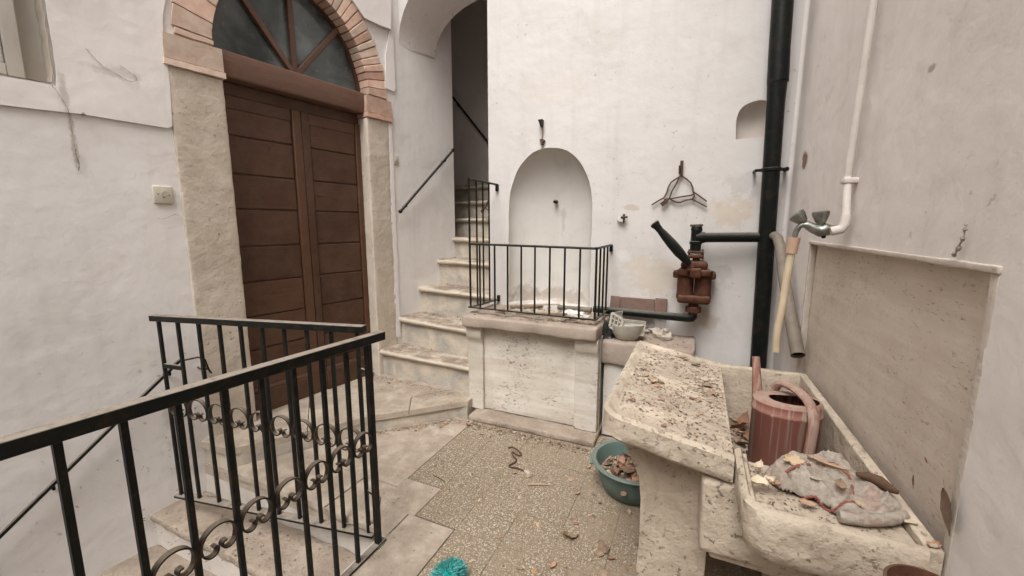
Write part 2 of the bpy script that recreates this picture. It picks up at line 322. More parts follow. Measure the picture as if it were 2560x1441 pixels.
# ------------------------------------------------------------------ mesh helpers
class MB:
    def __init__(s): s.v = []; s.f = []
    def add(s, vs, fs):
        o = len(s.v); s.v += [tuple(p) for p in vs]; s.f += [tuple(i + o for i in f) for f in fs]; return s
    def box(s, x0, y0, z0, x1, y1, z1):
        x0, x1 = sorted((x0, x1)); y0, y1 = sorted((y0, y1)); z0, z1 = sorted((z0, z1))
        return s.add([(x0, y0, z0), (x1, y0, z0), (x1, y1, z0), (x0, y1, z0), (x0, y0, z1), (x1, y0, z1), (x1, y1, z1), (x0, y1, z1)],
                     [(0, 3, 2, 1), (4, 5, 6, 7), (0, 1, 5, 4), (1, 2, 6, 5), (2, 3, 7, 6), (3, 0, 4, 7)])
    def rbox(s, x0, y0, z0, x1, y1, z1, r=.01, step=.08, amp=0.0, fq=6.0, seed=0):
        """rounded box with a fine skin that noise can chip"""
        lo = Vector((min(x0, x1), min(y0, y1), min(z0, z1))); hi = Vector((max(x0, x1), max(y0, y1), max(z0, z1)))
        r = min(r, min(hi - lo) * .49)
        def ticks(a, b):
            n = max(1, int(round((b - a - 2 * r) / step))); t = [a, a + r * .35]
            t += [a + r + (b - a - 2 * r) * i / n for i in range(n + 1)]; t += [b - r * .35, b]; return t
        T = [ticks(lo[i], hi[i]) for i in range(3)]; idx = {}
        vs, fs = [], []
        def vid(p):
            k = (round(p[0], 6), round(p[1], 6), round(p[2], 6))
            if k in idx: return idx[k]
            q = Vector([min(max(p[i], lo[i] + r), hi[i] - r) for i in range(3)]); d = Vector(p) - q
            w = q + d.normalized() * r if d.length > 1e-9 else Vector(p)
            if amp:
                nv = d.normalized() if d.length > 1e-9 else Vector((0, 0, 1))
                w = w + nv * (mnoise.fractal(w * fq + Vector((seed * 3.7, seed * 1.3, seed)), 1.0, 2.0, 3) * amp)
            idx[k] = len(vs); vs.append(w); return idx[k]
        for ax in range(3):
            a, b = (ax + 1) % 3, (ax + 2) % 3
            for side in (0, 1):
                c = (lo, hi)[side][ax]
                for i in range(len(T[a]) - 1):
                    for j in range(len(T[b]) - 1):
                        q = []
                        for (ii, jj) in ((i, j), (i + 1, j), (i + 1, j + 1), (i, j + 1)):
                            p = [0, 0, 0]; p[ax] = c; p[a] = T[a][ii]; p[b] = T[b][jj]; q.append(vid(p))
                        fs.append(q if side else q[::-1])
        return s.add(vs, fs)
    def tube(s, pts, rad, n=10, caps=True, flat=1.0, up=None):
        pts = [Vector(p) for p in pts]; rs = rad if isinstance(rad, (list, tuple)) else [rad] * len(pts)
        o = len(s.v); prev = None
        for i, p in enumerate(pts):
            t = (pts[min(i + 1, len(pts) - 1)] - pts[max(i - 1, 0)])
            t = t.normalized() if t.length > 1e-9 else Vector((0, 0, 1))
            if prev is None:
                ref = Vector(up) if up else (Vector((0, 0, 1)) if abs(t.z) < .9 else Vector((1, 0, 0)))
                a = t.cross(ref).normalized()
            else:
                a = (prev - t * prev.dot(t)).normalized()
            prev = a; b = t.cross(a)
            for k in range(n):
                q = 2 * math.pi * k / n; s.v.append(tuple(p + (a * math.cos(q) * flat + b * math.sin(q)) * rs[i]))
        for i in range(len(pts) - 1):
            for k in range(n):
                s.f.append((o + i * n + k, o + i * n + (k + 1) % n, o + (i + 1) * n + (k + 1) % n, o + (i + 1) * n + k))
        if caps:
            s.f.append(tuple(o + k for k in range(n))[::-1]); e = o + (len(pts) - 1) * n; s.f.append(tuple(e + k for k in range(n)))
        return s
    def bar(s, a, b, w, h, up=(0, 0, 1)):
        a, b = Vector(a), Vector(b); t = (b - a).normalized(); u = Vector(up)
        x = t.cross(u).normalized(); y = x.cross(t)
        vs = [p + x * (sx * w / 2) + y * (sy * h / 2) for p in (a, b) for sx, sy in ((-1, -1), (1, -1), (1, 1), (-1, 1))]
        return s.add(vs, [(0, 3, 2, 1), (4, 5, 6, 7), (0, 1, 5, 4), (1, 2, 6, 5), (2, 3, 7, 6), (3, 0, 4, 7)])
    def strip(s, pts, w, th, axis):
        """flat strap following pts, its width along axis"""
        pts = [Vector(p) for p in pts]; ax = Vector(axis).normalized(); o = len(s.v)
        for i, p in enumerate(pts):
            t = (pts[min(i + 1, len(pts) - 1)] - pts[max(i - 1, 0)]).normalized(); nn = t.cross(ax).normalized()
            for sx, sy in ((-1, -1), (1, -1), (1, 1), (-1, 1)): s.v.append(tuple(p + ax * (sx * w / 2) + nn * (sy * th / 2)))
        for i in range(len(pts) - 1):
            for k in range(4): s.f.append((o + i * 4 + k, o + i * 4 + (k + 1) % 4, o + (i + 1) * 4 + (k + 1) % 4, o + (i + 1) * 4 + k))
        e = o + (len(pts) - 1) * 4; s.f.append((o + 3, o + 2, o + 1, o)); s.f.append((e, e + 1, e + 2, e + 3)); return s
    def lathe(s, prof, c=(0, 0, 0), n=24, sx=1.0, sy=1.0, close=False):
        o = len(s.v)
        for r, z in prof:
            for k in range(n):
                q = 2 * math.pi * k / n; s.v.append((c[0] + r * math.cos(q) * sx, c[1] + r * math.sin(q) * sy, c[2] + z))
        for i in range(len(prof) - 1):
            for k in range(n): s.f.append((o + i * n + k, o + i * n + (k + 1) % n, o + (i + 1) * n + (k + 1) % n, o + (i + 1) * n + k))
        if close:
            s.f.append(tuple(o + k for k in range(n))[::-1]); e = o + (len(prof) - 1) * n; s.f.append(tuple(e + k for k in range(n)))
        return s
    def prism_xz(s, loop, y0, y1):
        n = len(loop); vs = [(x, y0, z) for x, z in loop] + [(x, y1, z) for x, z in loop]
        tri = tessellate_polygon([[Vector((x, z, 0)) for x, z in loop]])
        fs = [tuple(t) for t in tri] + [tuple(i + n for i in t[::-1]) for t in tri]
        fs += [(i, (i + 1) % n, (i + 1) % n + n, i + n) for i in range(n)]
        return s.add(vs, fs)
    def prism_xy(s, loop, z0, z1):
        n = len(loop); vs = [(x, y, z0) for x, y in loop] + [(x, y, z1) for x, y in loop]
        tri = tessellate_polygon([[Vector((x, y, 0)) for x, y in loop]])
        fs = [tuple(t) for t in tri] + [tuple(i + n for i in t[::-1]) for t in tri]
        fs += [(i, (i + 1) % n, (i + 1) % n + n, i + n) for i in range(n)]
        return s.add(vs, fs)
    def sheet_xz(s, loops, y=0.0):
        flat = [p for l in loops for p in l]
        tri = tessellate_polygon([[Vector((x, z, 0)) for x, z in l] for l in loops])
        return s.add([(x, y, z) for x, z in flat], [tuple(t) for t in tri])
    def build(s, name, mat, parent=None, loc=(0, 0, 0), rz=0.0, smooth=35, bevel=0.0, fix=True):
        me = bpy.data.meshes.new(name); me.from_pydata(s.v, [], s.f)
        if fix:
            bm = bmesh.new(); bm.from_mesh(me); bmesh.ops.recalc_face_normals(bm, faces=bm.faces); bm.to_mesh(me); bm.free()
        me.materials.append(M[mat] if isinstance(mat, str) else mat)
        if smooth:
            me.polygons.foreach_set('use_smooth', [True] * len(me.polygons)); me.set_sharp_from_angle(angle=R(smooth))
        o = bpy.data.objects.new(name, me); COL.objects.link(o); o.location = loc; o.rotation_euler = (0, 0, rz)
        if parent: o.parent = parent
        if bevel:
            b = o.modifiers.new('bevel', 'BEVEL'); b.width = bevel; b.segments = 2; b.limit_method = 'ANGLE'; b.angle_limit = R(40)
        return o
def tag(o, label=None, cat=None, group=None, kind=None):
    if label: o['label'] = label
    if cat: o['category'] = cat
    if group: o['group'] = group
    if kind: o['kind'] = kind
    return o
def thing(name, label, cat, loc=(0, 0, 0), rz=0.0, group=None):
    o = bpy.data.objects.new(name, None); COL.objects.link(o); o.location = loc; o.rotation_euler = (0, 0, rz); o.empty_display_size = .05
    return tag(o, label, cat, group, 'thing')
def share(src, name, parent, loc=(0, 0, 0), rot=(0, 0, 0)):
    o = bpy.data.objects.new(name, src.data); COL.objects.link(o); o.parent = parent; o.location = loc; o.rotation_euler = rot
    for md in src.modifiers:
        if md.type == 'BEVEL':
            b = o.modifiers.new('bevel', 'BEVEL'); b.width = md.width; b.segments = md.segments; b.limit_method = 'ANGLE'; b.angle_limit = md.angle_limit
    return o
def jit(loop, amt, step=.06, seed=1, fq=9.0):
    """resample an outline and make it hand-trowelled"""
    out = []
    for i in range(len(loop)):
        a, b = Vector(loop[i]), Vector(loop[(i + 1) % len(loop)]); n = max(1, int((b - a).length / step))
        for k in range(n):
            p = a + (b - a) * (k / n); q = Vector((p.x * fq + seed * 11, p.y * fq, seed))
            out.append((p.x + mnoise.noise(q) * amt, p.y + mnoise.noise(q + Vector((31, 7, 3))) * amt))
    return out
def ell(cx, cz, rx, rz, a0, a1, n): return [(cx + rx * math.cos(R(a0 + (a1 - a0) * i / n)), cz + rz * math.sin(R(a0 + (a1 - a0) * i / n))) for i in range(n + 1)]

# ------------------------------------------------------------------ THE SETTING: ground, floor, stairwell
g = MB().box(-1.345, -6, -.10, 8, 4.2, -.03).box(-3.4, 1.475, -.10, -1.345, 4.0, -.03).build('ground', 'stone_slab', smooth=0)
tag(g, kind='structure')
fl = MB().box(-1.338, -4, -.029, 3.0, .12, -.004).box(-1.054, .119, -.0295, 1.0, 2.75, -.0022).box(-1.553, 1.61, -.0297, -1.054, 2.75, -.0024).build('courtyard_floor', 'grout', smooth=0); tag(fl, kind='structure')
# terrazzo tiles, 25 cm
TS = .25
M['terrazzo'] = terrazzo('terrazzo')
proto = MB().box(-TS / 2 + .0011, -TS / 2 + .0011, -.028, TS / 2 - .0011, TS / 2 - .0011, 0).build('floor_tile', 'terrazzo', fl, smooth=0, bevel=.0010)
first = True
for i in range(0, 9):
    for j in range(-6, 5):
        x0, y0 = -1.55 + TS * i, 1.62 + TS * j
        if y0 > 2.66: continue
        if (i == 0 and y0 < 1.86) or (i == 1 and y0 < 1.61): continue
        lz = rnd.uniform(-.0012, .0012); rot = (rnd.uniform(-.003, .003), rnd.uniform(-.003, .003), rnd.choice([0, .5, 1, 1.5]) * math.pi)
        if first: o = proto; o.location = (x0 + TS / 2, y0 + TS / 2, lz); o.rotation_euler = rot; first = False
        else: share(proto, 'floor_tile', fl, (x0 + TS / 2, y0 + TS / 2, lz), rot)
# travertine slabs round the terrazzo
def slab(loop, z0, z1, parent, mat='stone_slab', name='paving_slab', seed=0, amt=.004, bev=.006):
    return MB().prism_xy(jit(loop, amt, .07, seed), z0, z1).build(name, mat, parent, bevel=bev)
slab([(-1.553, 1.778), (-1.553, 2.69), (-1.70, 2.69), (-2.16, 2.23), (-2.44, 1.778)], -.028, .002, fl, seed=2)
slab([(-1.803, 1.462), (-1.803, 1.772), (-2.46, 1.772), (-2.64, 1.50), (-2.62, 1.462)], -.035, .004, fl, seed=3)
slab([(-1.305, 1.615), (-1.305, 1.865), (-1.553, 1.865), (-1.553, 1.772), (-1.797, 1.772), (-1.797, 1.455), (-1.345, 1.455), (-1.345, 1.615)], -.03, .001, fl, seed=4)
slab([(-1.336, 1.10), (-1.055, 1.10), (-1.055, 1.61), (-1.336, 1.61)], -.028, .003, fl, seed=5)
slab([(-1.336, .45), (-1.055, .45), (-1.055, 1.095), (-1.336, 1.095)], -.028, .002, fl, seed=6)
slab([(-1.336, .12), (-1.055, .12), (-1.055, .445), (-1.336, .445)], -.028, .002, fl, seed=7)
# stair going down beside the door wall
dn = thing('cellar_stairs', 'rough stone steps going down behind the iron gate beside the door wall', 'stairs', (-2.1, 1.4, -.2))
def off(o, root): o.location = o.location - root.location; return o
wedge = MB()
wedge.box(-3.2, 1.476, -2.6, -1.338, 1.50, -.036)
off(wedge.build('riser', 'plaster_riser', dn, smooth=0), dn)
zt = -.215; y1 = 1.474
for k in range(7):
    y0 = y1 - (.30 if k == 0 else .27)
    off(MB().rbox(-3.2, y0, zt - .06, -1.345, y1, zt, .018, .06, .014, 7, k).build('tread', 'stone_rough', dn), dn)
    off(MB().box(-3.2, y0 + .02, zt - .30, -1.345, y0 + .05, zt - .055).build('riser', 'plaster_riser', dn, smooth=0), dn)
    zt -= .21; y1 = y0 + .03
sw = MB().box(-1.40, -1.5, -2.6, -1.340, 1.476, -.031).build('stairwell_wall', 'plaster_riser', smooth=0)
tag(sw, 'white plastered side of the stairwell under the iron railing', 'wall')
# landing in front of the door
lnd = thing('door_landing', 'pale stone landing step in front of the brown arched door', 'step', (-2.4, 2.3, 0))
# polygon: front edge, wall, stairs
LE = [(-1.640, 2.745), (-1.69, 2.72), (-2.15, 2.245), (-2.615, 1.535), (-2.66, 1.50), (-3.02, 1.48), (-2.70, 3.30), (-1.64, 3.24)]
off(MB().prism_xy(LE, -.4, .085).build('core', 'stair_riser', lnd, smooth=0), lnd)
def inset_poly(loop, d):
    c = Vector((sum(p[0] for p in loop) / len(loop), sum(p[1] for p in loop) / len(loop)))
    return [tuple(Vector(p) + (Vector(p) - c).normalized() * d) for p in loop]
SA = [(-1.635, 2.75), (-1.685, 2.705), (-1.965, 2.418), (-2.10, 2.62), (-1.86, 2.93), (-1.63, 2.93)]
SB = [(-1.968, 2.414), (-2.155, 2.228), (-2.40, 1.86), (-2.90, 2.30), (-2.74, 3.10), (-2.2, 3.10), (-1.87, 2.93), (-2.106, 2.618)]
SC = [(-2.403, 1.856), (-2.625, 1.518), (-2.665, 1.482), (-3.03, 1.465), (-2.93, 2.30), (-2.905, 2.296)]
for k, pl in enumerate((SA, SB, SC)):
    off(slab(pl, .086, .13 + .0015 * k, lnd, 'stone_slab', 'paving_slab', 10 + k, .003, .008), lnd)

# ------------------------------------------------------------------ DOOR WALL (left)
ZS, CX = 2.66, 0.01
lw = thing('door_wall', 'white plastered wall with the arched brown door and socket', 'wall', LW_O, LW_A)
hole = [(-.70, -.05)] + [(.68, -.05)] + ell(CX, ZS, .68, .76, 0, 180, 28)[0:]
hole = hole[:2] + hole[2:]
wx0, wx1, wy0, wy1 = onL(-300, 250)[0], onL(118, 100)[0], onL(60, 196)[1], 3.3
win = jit([(wx0, wy0), (wx1 - .012, wy0), (wx1, wy0 + .06), (wx1, wy1), (wx0, wy1)], .005, .04, 5, 22)
outer = [(-6.4, -2.6), (1.70, -2.6), (1.70, 8), (-6.4, 8)]
wall_mb = MB().sheet_xz([outer, hole, win], -LT)
# window reveal and the return of the corner towards the upper flight
nw = len(win)
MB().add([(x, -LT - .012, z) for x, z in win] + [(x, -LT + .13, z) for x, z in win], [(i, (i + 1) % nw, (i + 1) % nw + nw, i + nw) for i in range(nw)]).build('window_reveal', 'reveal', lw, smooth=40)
wall_mb.add([(1.70, -LT, -.5), (1.70, 2.6, -.5), (1.70, 2.6, 5.2), (1.70, -LT, 5.2)], [(0, 1, 2, 3)])
wall_mb.build('wall_face', 'plaster_left', lw, smooth=0)
# older thicker plaster layers with a clean cut edge
def layer(loop, t0, t1, seed, amt=.004): return MB().prism_xz(jit(loop, amt, .05, seed, 7), -t0, -t1).build('plaster_layer', 'plaster_layer', lw, bevel=.003)
pl_out = [(-4.19, onL(0, 263)[1])] + [onL(x, y) for x, y in ((0, 263), (205, 288), (418, 321), (429, 316))] + [onL(424, 240), onL(416, 150), onL(405, 100), onL(404, 40), onL(411, 0)] + [(-.70, 3.15), (-.55, 3.35), (-.3, 3.5), (0, 3.545), (.02, 7.9), (-4.19, 7.9)]
pl_hole = [(wx0 - .01, wy0 - .012), (wx1 + .004, wy0 - .010), (wx1 + .012, wy0 + .06), (wx1 + .012, wy1 + .01), (wx0 - .01, wy1 + .01)]
mbp = MB(); ol = jit(pl_out, .004, .05, 3, 7); hl = jit(pl_hole, .004, .04, 9, 18)
no, nh = len(ol), len(hl)
mbp.sheet_xz([ol, hl], -LT - .013)
mbp.add([(x, -LT - .013, z) for x, z in ol] + [(x, -LT - .007, z) for x, z in ol], [(i, (i + 1) % no, (i + 1) % no + no, i + no) for i in range(no)])
mbp.add([(x, -LT - .013, z) for x, z in hl] + [(x, -LT + .002, z) for x, z in hl], [(i, (i + 1) % nh, (i + 1) % nh + nh, i + nh) for i in range(nh)])
mbp.build('plaster_layer', 'plaster_layer', lw, smooth=30)
layer([onL(905, 47), onL(948, 68), onL(972, 76), onL(971, 0), (.875, 5.1), (.06, 5.1), (.06, 3.56), (.3, 3.49)], LT + .018, LT + .034, 12)
layer([onL(958, 220), onL(983, 230), onL(986, 222), onL(979, 60), onL(977, -20), onL(973.5, -20), onL(973.5, 77), (.85, 3.262), (.80, 3.05), (.79, 2.9)], LT + .004, LT + .016, 13)
layer([(.785, .45), (.842, .45), (.842, 2.46), (.80, 2.46), (.79, 1.5)], LT - .01, LT + .013, 19, .012)

# window top left
wd = thing('recessed_window', 'pale painted window frame set deep in the wall at top left', 'window', LWp(0, 0, 0), LW_A)
fx1 = wx1 - .075
f_ = MB(); f_.box(fx1 - .06, -.03, wy0 + .012, fx1, .012, wy1 - .002)
f_.build('window_frame', 'window_paint', wd, bevel=.006)
MB().box(wx0 + .01, -.025, wy0 + .012, fx1 - .0605, .01, wy0 + .075).build('window_frame', 'window_paint', wd, bevel=.005)
MB().box(fx1 - .105, -.012, wy0 + .076, fx1 - .062, .008, wy1 - .002).build('sash', 'window_paint', wd, bevel=.006)
MB().box(wx0 + .02, .0, wy0 + .076, fx1 - .106, .006, wy1 - .004).build('pane', 'glass', wd, smooth=0)
MB().sheet_xz([[(wx0, wy0), (wx1 + .05, wy0), (wx1 + .05, wy1), (wx0, wy1)]], .0125).build('back_panel', 'window_paint', wd, smooth=0)

# arched surround: jambs, imposts, bricks
dw = thing('arched_doorway', 'rough stone jambs and brick arch framing the brown door', 'doorway', LW_O, LW_A)
for (a, b, sd) in ((-.835, -.535, 1), (.565, .805, 2)):
    MB().rbox(a, -LT - .012, .05, b, .03, 2.475, .012, .03, .0028, 30, sd).build('jamb', 'stone_jamb', dw)
def brick(loop, sd, d0=-LT - .014, d1=.03):
    return MB().prism_xz(jit(loop, .003, .05, sd, 20), d0, d1).build('brick', 'brick', dw, bevel=.005)
for (a, b, sd) in ((-.845, -.525, 3), (.560, .842, 4)):
    brick([(a, 2.478), (b, 2.478), (b, 2.513), (a, 2.513)], sd, -LT - .03)
    brick([(a + .004, 2.518), (b - .004 if sd == 3 else b, 2.518), (b - .006, 2.655), (a + .01, 2.655)], sd + 5, -LT - .022)
RI, RO = (.585, .655), (.79, .865)
mort = [(CX + (RI[0] + .012) * math.cos(R(a)), ZS + (RI[1] + .012) * math.sin(R(a))) for a in range(0, 181, 6)]
mort2 = [(CX + (RO[0] - .008) * math.cos(R(a)), ZS + (RO[1] - .008) * math.sin(R(a))) for a in range(180, -1, -6)]
MB().prism_xz(mort + mort2, -LT - .004, .028).build('mortar', 'mortar', dw)
a = 0.6; k = 0; bricks_a = []
while a < 179.0:
    w_ = rnd.uniform(4.0, 5.4)
    if a > 118: w_ = rnd.uniform(8.5, 11.0)          # the left haunch is made of larger blocks
    b_ = min(a + w_, 179.6)
    o_ = rnd.uniform(-.008, .008); i_ = rnd.uniform(-.004, .006)
    def P(r0, r1, an): return (CX + r0 * math.cos(R(an)), ZS + r1 * math.sin(R(an)))
    gp = .32
    loop = [P(RI[0] + i_, RI[1] + i_, a + gp), P(RO[0] + o_, RO[1] + o_, a + gp * .8), P(RO[0] + o_, RO[1] + o_, (a + b_) / 2), P(RO[0] + o_, RO[1] + o_, b_ - gp * .8), P(RI[0] + i_, RI[1] + i_, b_ - gp), P(RI[0] + i_, RI[1] + i_, (a + b_) / 2)]
    brick(loop, 20 + k, -LT - .012 - rnd.uniform(0, .006)); a = b_; k += 1

# the door itself
dr = thing('arched_wooden_door', 'brown painted plank double door with glazed fanlight above', 'door', LW_O, LW_A)
DM, DL = 'door_paint', 'door_paint_light'
ZP = [.16, .40, .63, .877, 1.135, 1.394, 1.66, 1.90, 2.155, 2.405]
for li, (s0, s1, stl) in enumerate(((-.505, -.045, ((-.575, -.508, -.03), (-.042, .026, -.034))), (.098, .515, ((.031, .094, -.030), (.518, .58, -.03))))):
    lf = MB().box(s0 - .06, -.004, .15, s1 + .05, .03, 2.42).build('door_leaf', DM, dr, smooth=0)
    for q in range(len(ZP) - 1):
        t = rnd.uniform(-.002, .002); tl = rnd.uniform(-.002, .002)
        MB().prism_xz([(s0, ZP[q] + .005), (s1, ZP[q] + .005 + tl), (s1, ZP[q + 1] - .005), (s0, ZP[q + 1] - .005 + tl)], -.016 + t, .02).build('plank', DM, lf, bevel=.007)
    for (a0_, a1_, dp) in stl: MB().box(a0_, dp, .135, a1_, .02, 2.42).build('stile', DM, lf, bevel=.006)
    e0_, e1_ = ((-.508, -.043), (.095, .517))[li]
    MB().box(e0_, -.036, .132, e1_, .02, .30).build('bottom_rail', DM, lf, bevel=.006)
    MB().box(e0_, -.024, .3015, e1_, .02, .33).build('bottom_moulding', DL, lf, bevel=.004)
    MB().box(e0_, -.020, 2.33, e1_, .02, 2.419).build('top_rail', DM, lf, bevel=.006)
MB().box(-.60, -.01, 2.4205, .60, .03, 2.505).build('lintel', DM, dr, bevel=.004)
MB().rbox(-.585, -.105, 2.507, .605, .02, 2.675, .014, .2).build('transom', DL, dr)
hd = MB(); s_, z_ = onL(800, 490, .03)
hd.tube([(s_, -.02, z_), (s_, -.05, z_ + .002)], .007, 8); hd.tube([(s_ - .03, -.05, z_ + .004), (s_, -.053, z_ + .002), (s_ + .05, -.05, z_ - .006)], .0055, 8); hd.build('handle', 'rust_thin', lf)
MB().lathe([(.0, .0), (.012, 0), (.012, .004), (0, .004)], (onL(858, 453, .02)[0], -.018, onL(858, 453, .02)[1]), 10).build('bolt_head', 'rust_thin', dr)
# fanlight: four dusty panes between radiating bars
def wedge_loop(a0, a1, r0, rx, rz, n=10):
    cx, cz = .015, 2.672
    return [(cx + r0 * math.cos(R(a0)), cz + r0 * math.sin(R(a0)))] + [(cx + rx * math.cos(R(a0 + (a1 - a0) * i / n)), cz + rz * math.sin(R(a0 + (a1 - a0) * i / n))) for i in range(n + 1)] + [(cx + r0 * math.cos(R(a1)), cz + r0 * math.sin(R(a1)))]
fr = ell(.012, 2.672, .592, .662, 0, 180, 30); fr2 = ell(.012, 2.672, .556, .63, 180, 0, 30)
fanl = MB().prism_xz(fr + fr2, -.02, .012).build('fanlight', DM, dr, smooth=30)
for (a0, a1) in ((0, 47), (48, 90), (91, 131), (132, 180)):
    MB().prism_xz(wedge_loop(a0, a1, .005, .60, .66), .004, .010).build('pane', 'glass', fanl, smooth=0)
for an, th in ((47.5, .034), (90.5, .036), (131.5, .034)):
    c0 = Vector((.015, -.012, 2.672)); c1 = c0 + Vector((.60 * math.cos(R(an)), 0, .66 * math.sin(R(an))))
    MB().bar(c0, c1, .04, th, up=(0, -1, 0)).build('glazing_bar', DL, fanl, bevel=.005)
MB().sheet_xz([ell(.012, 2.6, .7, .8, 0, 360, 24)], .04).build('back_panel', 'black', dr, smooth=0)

# junction box cover, switch
s_, z_ = onL(407, 488)
jb = thing('junction_box_cover', 'cream square electrical cover with screws beside the left door jamb', 'electrical cover', LWp(s_, LT, z_), LW_A)
MB().rbox(-.049, -.014, -.053, .049, .004, .053, .012, .05).build('plate', 'plastic_switch', jb)
for dx, dz in ((-.026, .003), (.028, -.002)):
    MB().tube([(dx, -.013, dz), (dx, -.0150, dz)], .0035, 8).build('screw', 'rust_thin', jb)
MB().tube([(.006 + .015 * math.cos(R(a)), -.0142, .008 + .013 * math.sin(R(a))) for a in range(0, 361, 30)], .0022, 6, caps=False).build('knockout_ring', 'plastic_switch', jb)
MB().tube([(-.006, -.0142, -.012), (.004, -.0142, -.016)], .0022, 6).build('notch', 'rust_thin', jb)
s_, z_ = onL(987.5, 401)
sb = thing('light_switch', 'small cream light switch on the wall by the stairs', 'switch', LWp(s_, LT, z_), LW_A)
MB().rbox(-.037, -.012, -.040, .037, .004, .040, .006, .05).build('plate', 'plastic_switch', sb)
MB().box(-.012, -.0155, -.016, .012, -.0121, .016).build('rocker', 'plastic_switch', sb, bevel=.002)
MB().tube([(.005, -.0156, -.006), (.005, -.0175, -.010)], .003, 6).build('mark', 'rust_thin', sb)

# wall handrail of the cellar stairs
p0, p1 = onL(445, 905, LT + .05), onL(0, 1340, LT + .05)
dv = Vector((p1[0] - p0[0], p1[1] - p0[1])); pe = (p0[0] + dv.x * 1.5, p0[1] + dv.y * 1.5)
ch = thing('cellar_handrail', 'thin black handrail sloping down the wall behind the iron gate', 'handrail', LWp(p0[0], LT, p0[1]), LW_A)
def lp(s, t, z): return (s - p0[0], -t, z - p0[1])
MB().tube([lp(p0[0] + .02, .05, p0[1] + .012), lp(p0[0], .05, p0[1]), lp(pe[0], .05, pe[1])], .012, 10).build('rail', 'iron', ch)
for f in (.06, .75): MB().tube([lp(p0[0] + dv.x * f, .05, p0[1] + dv.y * f), lp(p0[0] + dv.x * f, .05, p0[1] + dv.y * f - .03), lp(p0[0] + dv.x * f, -.005, p0[1] + dv.y * f - .04)], .007, 8).build('bracket', 'iron', ch)
hk = onL(470, 905)
hook = thing('gate_hook', 'black iron gate catch fixed to the wall by the left jamb', 'hook', LWp(hk[0], LT, hk[1]), LW_A)
MB().strip([(-.06, -.10, .045), (.02, -.105, .045), (.055, -.10, .02), (.075, -.09, -.06), (.09, -.08, -.085)], .022, .008, (0, 1, 0)).build('catch', 'iron', hook)
MB().tube([(.05, .01, -.05), (.05, -.06, -.05), (.07, -.09, -.05)], .007, 8).build('staple', 'iron', hook)

# ------------------------------------------------------------------ BACK WALL with arch, well niche and small niche
bw = thing('back_wall', 'white plastered wall behind the well and the rusty pump', 'wall', BW_O, BW_A)
XL0 = -2.640; XR0 = onB(1220.5, 300)[0]
def arch_pts(xl, xr, zs, za, dy):
    ax = xl + (xr - xl) * .74
    return [(xl + (ax - xl) * (1 - math.cos(R(a))), zs + (za - zs) * math.sin(R(a))) for a in range(0, 91, 9)] + [(ax + (xr - ax) * math.sin(R(a)), za - (za - zs) * .5 * (1 - math.cos(R(a)))) for a in range(9, 91, 9)]
A0 = arch_pts(XL0, XR0, 3.18, 3.80, 0)
arch_hole = [(XL0, -.5)] + A0 + [(XR0, -.5)]
nL, nR, nT, nBt = onB(1272, 650)[0], onB(1477, 650)[0], onB(1385, 369)[1], .86
nC = (nL + nR) / 2; nW = (nR - nL) / 2; zsn = nT - .54
niche = [(nL, nBt), (nR, nBt), (nR, zsn)] + [(nC + nW * math.copysign(abs(math.cos(R(a))) ** .86, math.cos(R(a))), zsn + .54 * math.sin(R(a)) ** .92) for a in range(6, 175, 7)] + [(nL, zsn)]
niche = jit(niche, .006, .05, 21, 8)
m0, m1 = onB(1839, 349), onB(1912, 346)
mL, mR, mB_ = m0[0], m0[0] + .235, m0[1]
small = [(mL, mB_), (mR, mB_ + .004), (mR, mB_ + .15)] + ell((mL + mR) / 2, mB_ + .15, (mR - mL) / 2, .088, 6, 174, 12) + [(mL - .004, mB_ + .13)]
small = jit(small, .003, .03, 25, 14)
mb = MB().sheet_xz([[(-2.9, -.6), (.75, -.6), (.75, 8), (-2.9, 8)], arch_hole, niche, small], 0)
mb.build('wall_face', 'plaster_back', bw, smooth=0)
def alcove(loop, depth, name, mat, zs, rings=12):
    """half-cylinder hollow closed by a quarter dome"""
    n = len(loop); cx = (min(p[0] for p in loop) + max(p[0] for p in loop)) / 2
    mb = MB(); vs = []
    for r in range(rings + 1):
        t = R(90) * r / rings; k = math.cos(t); y = depth * math.sin(t)
        for (x, z) in loop: vs.append((cx + (x - cx) * k, y, zs + (z - zs) * k if z > zs else z))
    mb.add(vs, [(r * n + i, r * n + (i + 1) % n, (r + 1) * n + (i + 1) % n, (r + 1) * n + i) for r in range(rings) for i in range(n)])
    o = mb.build(name, mat, bw, smooth=0); bm = bmesh.new(); bm.from_mesh(o.data)
    bmesh.ops.remove_doubles(bm, verts=bm.verts, dist=.0008); bmesh.ops.recalc_face_normals(bm, faces=bm.faces); bm.to_mesh(o.data); bm.free()
    o.data.polygons.foreach_set('use_smooth', [True] * len(o.data.polygons)); o.data.set_sharp_from_angle(angle=R(60)); return o
alcove(niche, .22, 'well_niche', 'plaster_niche', zsn)
alcove(small, .10, 'small_niche', 'plaster_niche_small', mB_ + .13)
